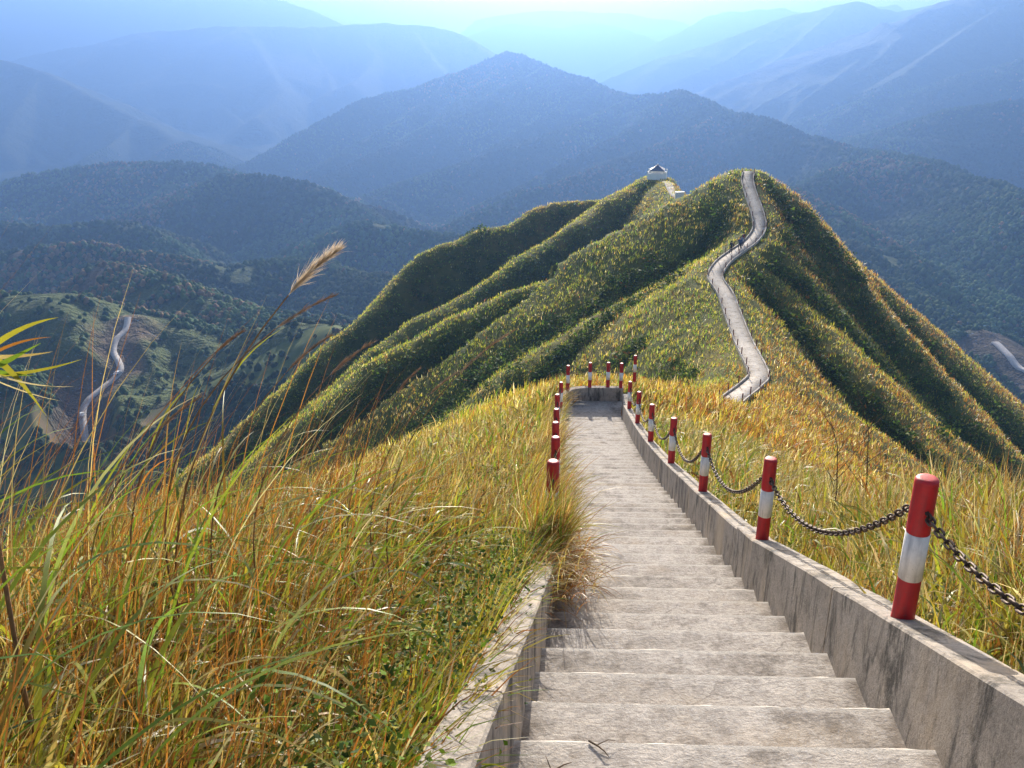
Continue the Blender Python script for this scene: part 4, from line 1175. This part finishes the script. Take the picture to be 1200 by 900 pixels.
# --- woods on the middle hills
def crowns(n, r0, r1, a0, a1, ex, keep):
    X, Y, r = polar_points(n, r0, r1, a0, a1, ex); Z = sample(X, Y)
    k = keep(X, Y, Z, r); X, Y, Z, r = X[k], Y[k], Z[k], r[k]; n = len(X)
    R0 = RNG.uniform(0.8, 2.0, n) * (0.7 + np.minimum(r, 1300) / 1100); H0 = R0 * RNG.uniform(0.8, 1.7, n)
    ns = 6
    prof = [(0.75, -0.25), (1.0, 0.35), (0.62, 0.85)]
    V = np.zeros((n, 3 * ns + 1, 3), dtype=np.float32)
    for j, (a, b) in enumerate(prof):
        for i in range(ns):
            th = 2 * math.pi * (i + 0.5 * j) / ns
            jit = RNG.uniform(0.7, 1.25, n)
            V[:, j * ns + i, 0] = X + R0 * a * jit * math.cos(th); V[:, j * ns + i, 1] = Y + R0 * a * jit * math.sin(th); V[:, j * ns + i, 2] = Z + H0 * (b + RNG.uniform(-0.12, 0.12, n))
    V[:, -1] = np.stack([X, Y, Z + H0 * 1.15], -1)
    fq = [(j * ns + i, j * ns + (i + 1) % ns, (j + 1) * ns + (i + 1) % ns, (j + 1) * ns + i) for j in range(2) for i in range(ns)]
    fq += [(2 * ns + i, 2 * ns + (i + 1) % ns, 3 * ns, 3 * ns) for i in range(ns)]
    b = (np.arange(n) * (3 * ns + 1))[:, None, None]
    Q = (b + np.array(fq[:2 * ns])[None]).reshape(-1, 4); T = (b + np.array([f[:3] for f in fq[2 * ns:]])[None]).reshape(-1, 3)
    hue = fbm(X / 60, Y / 60, 3, 601) * 2
    col = np.where((RNG.random(n) < 0.015 + 0.45 * smooth01(0.35, 0.9, fbm(X / 170, Y / 260, 3, 611) * 2))[:, None], np.array([[0.15, 0.095, 0.045]]), np.array([[0.028, 0.062, 0.020]]) + (np.clip(hue, 0, 1) * 0.5)[:, None] * np.array([[0.06, 0.07, 0.015]]))
    col = col * RNG.uniform(0.7, 1.35, (n, 1)) * (1 + 0.55 * np.clip(fbm(X / 230, Y / 230, 3, 612) * 2, -1, 1))[:, None]
    return V.reshape(-1, 3), Q, T, np.repeat(col, 3 * ns + 1, 0)
def keep_far(X, Y, Z, r):
    b = bare_at(X.astype(np.float32), Y.astype(np.float32))
    d, _ = line_dist(X.astype(np.float32), Y.astype(np.float32), RR)
    d2, _ = line_dist(X.astype(np.float32), Y.astype(np.float32), ROADC)
    md = meadow_at(X.astype(np.float32), Y.astype(np.float32))
    return (b < 0.25) & (d > 8) & (d2 > 10) & (RNG.random(len(X)) > 0.93 * md) & (noise(X / 28, Y / 28, 71) + 0.6 * noise(X / 9, Y / 9, 72) > -0.95) & (Z < -75)
v, Q, T, c = crowns(150000, 170, 1250, R(-37), R(37), 1.3, keep_far)
v2, Q2, T2, c2 = crowns(110000, 1200, 3000, R(-34), R(34), 0.9, keep_far)
Q = np.concatenate([Q, Q2 + len(v)]); T = np.concatenate([T, T2 + len(v)]); v = np.concatenate([v, v2]); c = np.concatenate([c, c2])
o = link('forest', fast_mesh('forest', v, Q, T, col=c, smooth=True), M_CROWN); o['kind'] = 'stuff'

# --- reeds with feathery plumes
def mat_plume():
    m, nt, out = new_mat('reed_plume')
    n = nz(nt, 30, 3); c = ramp(nt, n, [(0.3, (0.50, 0.38, 0.25)), (0.7, (0.72, 0.62, 0.48))])
    d = N(nt, 'ShaderNodeBsdfDiffuse'); t = N(nt, 'ShaderNodeBsdfTranslucent'); mx = N(nt, 'ShaderNodeMixShader'); mx.inputs[0].default_value = 0.6
    nt.links.new(c, d.inputs[0]); nt.links.new(c, t.inputs[0]); nt.links.new(d.outputs[0], mx.inputs[1]); nt.links.new(t.outputs[0], mx.inputs[2]); nt.links.new(mx.outputs[0], out.inputs[0])
    return m
M_PLUME = mat_plume(); M_PLUME2 = simple('brown_plume', (0.42, 0.25, 0.13), 0.8, 0.3, 25)

def reed(y, base_u, pb, pt, fluffy, label, thick=0.0045):
    b = Vector(P(pb[0], pb[1], y)); t = Vector(P(pt[0], pt[1], y + 0.05))
    gx = P(base_u, 760, y)[0]; gy = y + 0.02
    gz = float(sample(np.array([gx]), np.array([gy]))[0])
    root = empty('plume_reed', (gx, gy, gz)); tag(root, label, 'reed', 'reeds with feathery plumes')
    g = Vector((gx, gy, gz)); ax = (t - b)
    pts = []
    for i in range(13):                                   # from the ground up, leaning over into the plume
        s = i / 12
        c1 = b - ax.normalized() * (b - g).length * 0.5
        pts.append((g * (1 - s) ** 2 + c1 * (2 * s * (1 - s)) + b * s * s) - g)
    bm = bmesh.new(); bm_tube(bm, pts, [thick * (1 - 0.5 * i / 12) for i in range(13)], 6)
    bm_obj('stem', bm, M_DRY, root, True)
    n = 420 if fluffy else 190; Ln = ax.length
    tt = RNG.random(n); d0 = np.array(ax.normalized())
    droop = np.outer(tt ** 2, [0.10 * Ln, 0, -0.10 * Ln])
    base = np.array(b - g) + np.outer(tt * Ln, d0) + droop
    spread = (0.07 if fluffy else 0.04)
    phi = math.atan2(d0[1], d0[0]); th = math.acos(max(-1, min(1, d0[2])))
    Lh = spread * RNG.uniform(0.6, 1.5, n) * (1.15 - 0.5 * tt) * (Ln / 0.2) ** 0.4
    v, q, c = blades(base, Lh, np.full(n, 0.003 if fluffy else 0.0025), phi + RNG.normal(0, 0.3 if fluffy else 0.2, n), th + RNG.normal(0.0, 0.2 if fluffy else 0.13, n), RNG.uniform(-0.2, 0.6, n), np.ones((n, 3)), 3)
    link('plume', fast_mesh('plume', v, q), M_PLUME if fluffy else M_PLUME2, root)
    n = 3
    v, q, c = blades(np.array([pts[4 + 2 * i] for i in range(n)]), RNG.uniform(0.3, 0.55, n), np.full(n, 0.008), RNG.uniform(-1, 1.2, n), np.full(n, 0.5), RNG.uniform(0.5, 1.3, n), pick({'straw': 1, 'orange': 1, 'ygreen': .6}, n), 7)
    link('leaves', fast_mesh('leaves', v, q, col=c), M_GRASS, root)
REEDS = [(3.0, 215, (338, 346), (387, 288), True, 'tallest reed with a big fluffy cream plume, standing above the left grass', .0055),
         (3.1, 180, (250, 417), (279, 386), False, 'thin reed with a small curled tan plume, left of the tallest reed', .0045),
         (2.9, 235, (322, 386), (382, 341), False, 'reed with a long thin brown plume just below the big cream one', .0045),
         (3.2, 275, (334, 438), (380, 388), False, 'reed with a brown plume before the dark wooded valley, below the two tallest', .004),
         (3.4, 330, (384, 442), (430, 396), False, 'short tan plumed reed before the first green spur, right of the brown ones', .004),
         (4.2, 480, (538, 438), (594, 381), False, 'reed with a thin brown plume bending right, rightmost of all the plumes', .0045),
         (4.4, 430, (464, 462), (487, 430), False, 'small brown plumed reed, left of a close pair below the right spur', .004),
         (4.4, 465, (503, 463), (531, 434), False, 'small brown plumed reed, right of a close pair below the right spur', .004),
         (2.8, 120, (184, 506), (226, 462), False, 'low reddish plumed reed just right of the valley road', .004)]
for a in REEDS: reed(*a)

# --- leafy cane at the left edge
def cane():
    gx, gy = P(-40, 560, 1.75)[0], 1.75
    gz = float(sample(np.array([gx]), np.array([gy]))[0])
    root = empty('leafy_cane', (gx, gy, gz)); tag(root, 'bright green leafy cane reaching into the picture at the left edge', 'cane')
    top = Vector(P(-44, 428, 1.72)) - Vector((gx, gy, gz))
    bm = bmesh.new(); bm_tube(bm, [(0, 0, -0.05), (top.x * .2, 0, top.z * .4), (top.x * .6, 0, top.z * .75), tuple(top)], [.006, .0055, .005, .003], 8); bm_obj('stem', bm, M_DRY, root, True)
    tgt = [((68, 372), .012, 'ygreen', -.06), ((60, 395), .007, 'orange', -.05), ((96, 421), .008, 'ygreen', .03), ((62, 412), .009, 'straw', .02), ((54, 487), .017, 'ygreen', -.15), ((86, 453), .004, 'pale', .05), ((48, 402), .012, 'green', .0), ((72, 470), .003, 'pale', .03), ((40, 440), .010, 'green', .02)]
    for (u, v_), w_, cn, arch in tgt:
        e = Vector(P(u, v_, 1.66 + random.uniform(-.06, .06))) - Vector((gx, gy, gz)); s0 = top + Vector((random.uniform(-.01, .01), 0, random.uniform(-.04, .03)))
        V, Q, C = [], [], []
        nn = 10
        for i in range(nn + 1):
            t = i / nn; p = s0.lerp(e, t) + Vector((0, 0, -arch * 4 * t * (1 - t) * .35)); d = (e - s0).normalized(); sd_ = d.cross(Vector((0.1, -1, 0.25))).normalized()
            ww = w_ * (0.5 + t if t < .4 else .9 * (1 - ((t - .4) / .6) ** 1.5) + .04) * .5
            V += [p - sd_ * ww, p + sd_ * ww]; C += [PAL[cn]] * 2
            if i < nn: Q.append((2 * i, 2 * i + 1, 2 * i + 3, 2 * i + 2))
        link('leaf', fast_mesh('leaf', np.array([tuple(a) for a in V]), Q, col=np.array(C) * 0.75), M_GRASS, root)
cane()

# --- dry weeds on the right verge, twigs on the steps
def dry_weed(u, v_, y, h, label, sd):
    rnd = random.Random(sd)
    x = P(u, v_, y)[0]; z = float(sample(np.array([x]), np.array([y]))[0])
    root = empty('dry_weed', (x, y, z)); tag(root, label, 'weed', 'bare dry weeds on the right verge')
    bm = bmesh.new(); pts = [(0, 0, 0), (.02 * h, 0, h * .4), (-.02 * h, 0, h * .75), (-.12 * h, 0, h)]
    bm_tube(bm, pts, [.007, .006, .0045, .002], 6); st = bm_obj('stem', bm, M_TWIG, root, True)
    bm = bmesh.new()
    for i in range(9):
        t = rnd.uniform(.35, .95); a = rnd.uniform(0, 6.28); l = rnd.uniform(.12, .3) * h
        p = Vector((-.1 * h * max(0, t - .4), 0, h * t)); d = Vector((math.cos(a) * .6, math.sin(a) * .6, .75))
        bm_tube(bm, [p, p + d * l * .5, p + d * l + Vector((0, 0, .02))], [.004, .003, .0012], 5)
    bm_obj('branches', bm, M_TWIG, root)
dry_weed(965, 660, 8.2, 1.5, 'bare dark weed stalk behind the second bollard, left of the two near stalks', 3)
dry_weed(1000, 640, 8.6, 1.75, 'tall bare weed stalk curving left behind the sagging chain', 5)
dry_weed(1166, 620, 9.0, 1.4, 'bare weed stalk near the right edge, before the shaded spur', 8)
def twig(u, v_, y, ang, l, bends, label):
    p = on_stairs(u, v_)
    zz = float(stair_z(p[1])); 
    i = 0
    root = empty('fallen_twig', (p[0], p[1], TREAD(p[1]) + 0.008), ang); tag(root, label, 'twig', 'twigs on the steps')
    bm = bmesh.new(); bm_tube(bm, [(0, 0, 0), (l * .4, bends, .006), (l * .75, bends * .4, .012), (l, 0, .004)], [.005, .0045, .003, .0015], 6); bm_obj('stick', bm, M_TWIG, root)
    bm = bmesh.new(); bm_tube(bm, [(l * .35, bends, .006), (l * .5, bends + .05, .02), (l * .62, bends + .08, .01)], [.003, .002, .001], 5); bm_obj('side_shoot', bm, M_TWIG, root)
def TREAD(y):
    ys_ = []; yy = 3.28 - 0.55 * 9
    while yy < 26: 
        if yy >= y: return float(stair_z(yy))
        yy += 0.55 if yy < 7.0 else max(0.42, 0.55 - (yy - 7) * 0.03)
    return float(stair_z(y))
twig(640, 893, 0, 0.75, .16, .02, 'small forked dead twig at the left end of the nearest step')
twig(690, 868, 0, -0.9, .13, .006, 'thin straight dead twig on the nearest step, right of the forked one')
twig(690, 655, 0, -0.7, .22, .03, 'dark dead twig beside the dry grass tuft on the left of the steps')

# ------------------------------------------------------------------ light, sky, air
SUN_EL, SUN_AZ = R(19), R(3.0)
w = bpy.data.worlds.new('World'); scene.world = w; w.use_nodes = True
nt = w.node_tree; nt.nodes.clear()
sky = nt.nodes.new('ShaderNodeTexSky'); sky.sky_type = 'NISHITA'; sky.sun_disc = False
sky.sun_elevation = SUN_EL; sky.sun_rotation = SUN_AZ
sky.air_density = 1.0; sky.dust_density = 4.0; sky.ozone_density = 1.0; sky.altitude = 300
bg = nt.nodes.new('ShaderNodeBackground'); bg.inputs[1].default_value = 0.13
wo = nt.nodes.new('ShaderNodeOutputWorld')
nt.links.new(sky.outputs[0], bg.inputs[0]); nt.links.new(bg.outputs[0], wo.inputs[0])
sd = bpy.data.lights.new('sun', 'SUN'); sd.energy = 5.0; sd.angle = R(0.53); sd.color = (1.0, 0.93, 0.82)
so = bpy.data.objects.new('sun', sd); COL.objects.link(so)
dirv = Vector((math.sin(SUN_AZ) * math.cos(SUN_EL), math.cos(SUN_AZ) * math.cos(SUN_EL), math.sin(SUN_EL)))
so.rotation_euler = dirv.to_track_quat('Z', 'Y').to_euler()
so.location = (0, 50, 60)

HAZE = 1.95e-4
zs = min(float(FZ.min()), float(NZ.min())) - 1.5
zt = max(float(FZ.max()), 2.0) + 3
bm = bmesh.new(); bm_box(bm, -14000, 14000, -400, 15000, zs, zt)
m, hnt, hout = new_mat('haze_air')
add = hnt.nodes.new('ShaderNodeAddShader')
for k_, (cc, dens, an) in enumerate((((0.010, 0.225, 0.67, 1), HAZE * 1.24, 0.3), ((0.97, 0.88, 0.78, 1), HAZE * 0.30, 0.93))):   # clear air and fine dust
    pv = hnt.nodes.new('ShaderNodeVolumePrincipled')
    pv.inputs['Color'].default_value = cc; pv.inputs['Density'].default_value = dens
    pv.inputs['Anisotropy'].default_value = an
    hnt.links.new(pv.outputs[0], add.inputs[k_])
hnt.links.new(add.outputs[0], hout.inputs['Volume'])
tag(bm_obj('haze', bm, m), kind='stuff')

scene.view_settings.view_transform = 'Standard'
scene.view_settings.look = 'None'
scene.view_settings.exposure = 1.0
scene.view_settings.gamma = 1.0
scene.cycles.use_denoising = True
scene.cycles.max_bounces = 6
scene.cycles.diffuse_bounces = 3
scene.cycles.transmission_bounces = 4
scene.cycles.volume_bounces = 1
scene.cycles.sample_clamp_indirect = 5
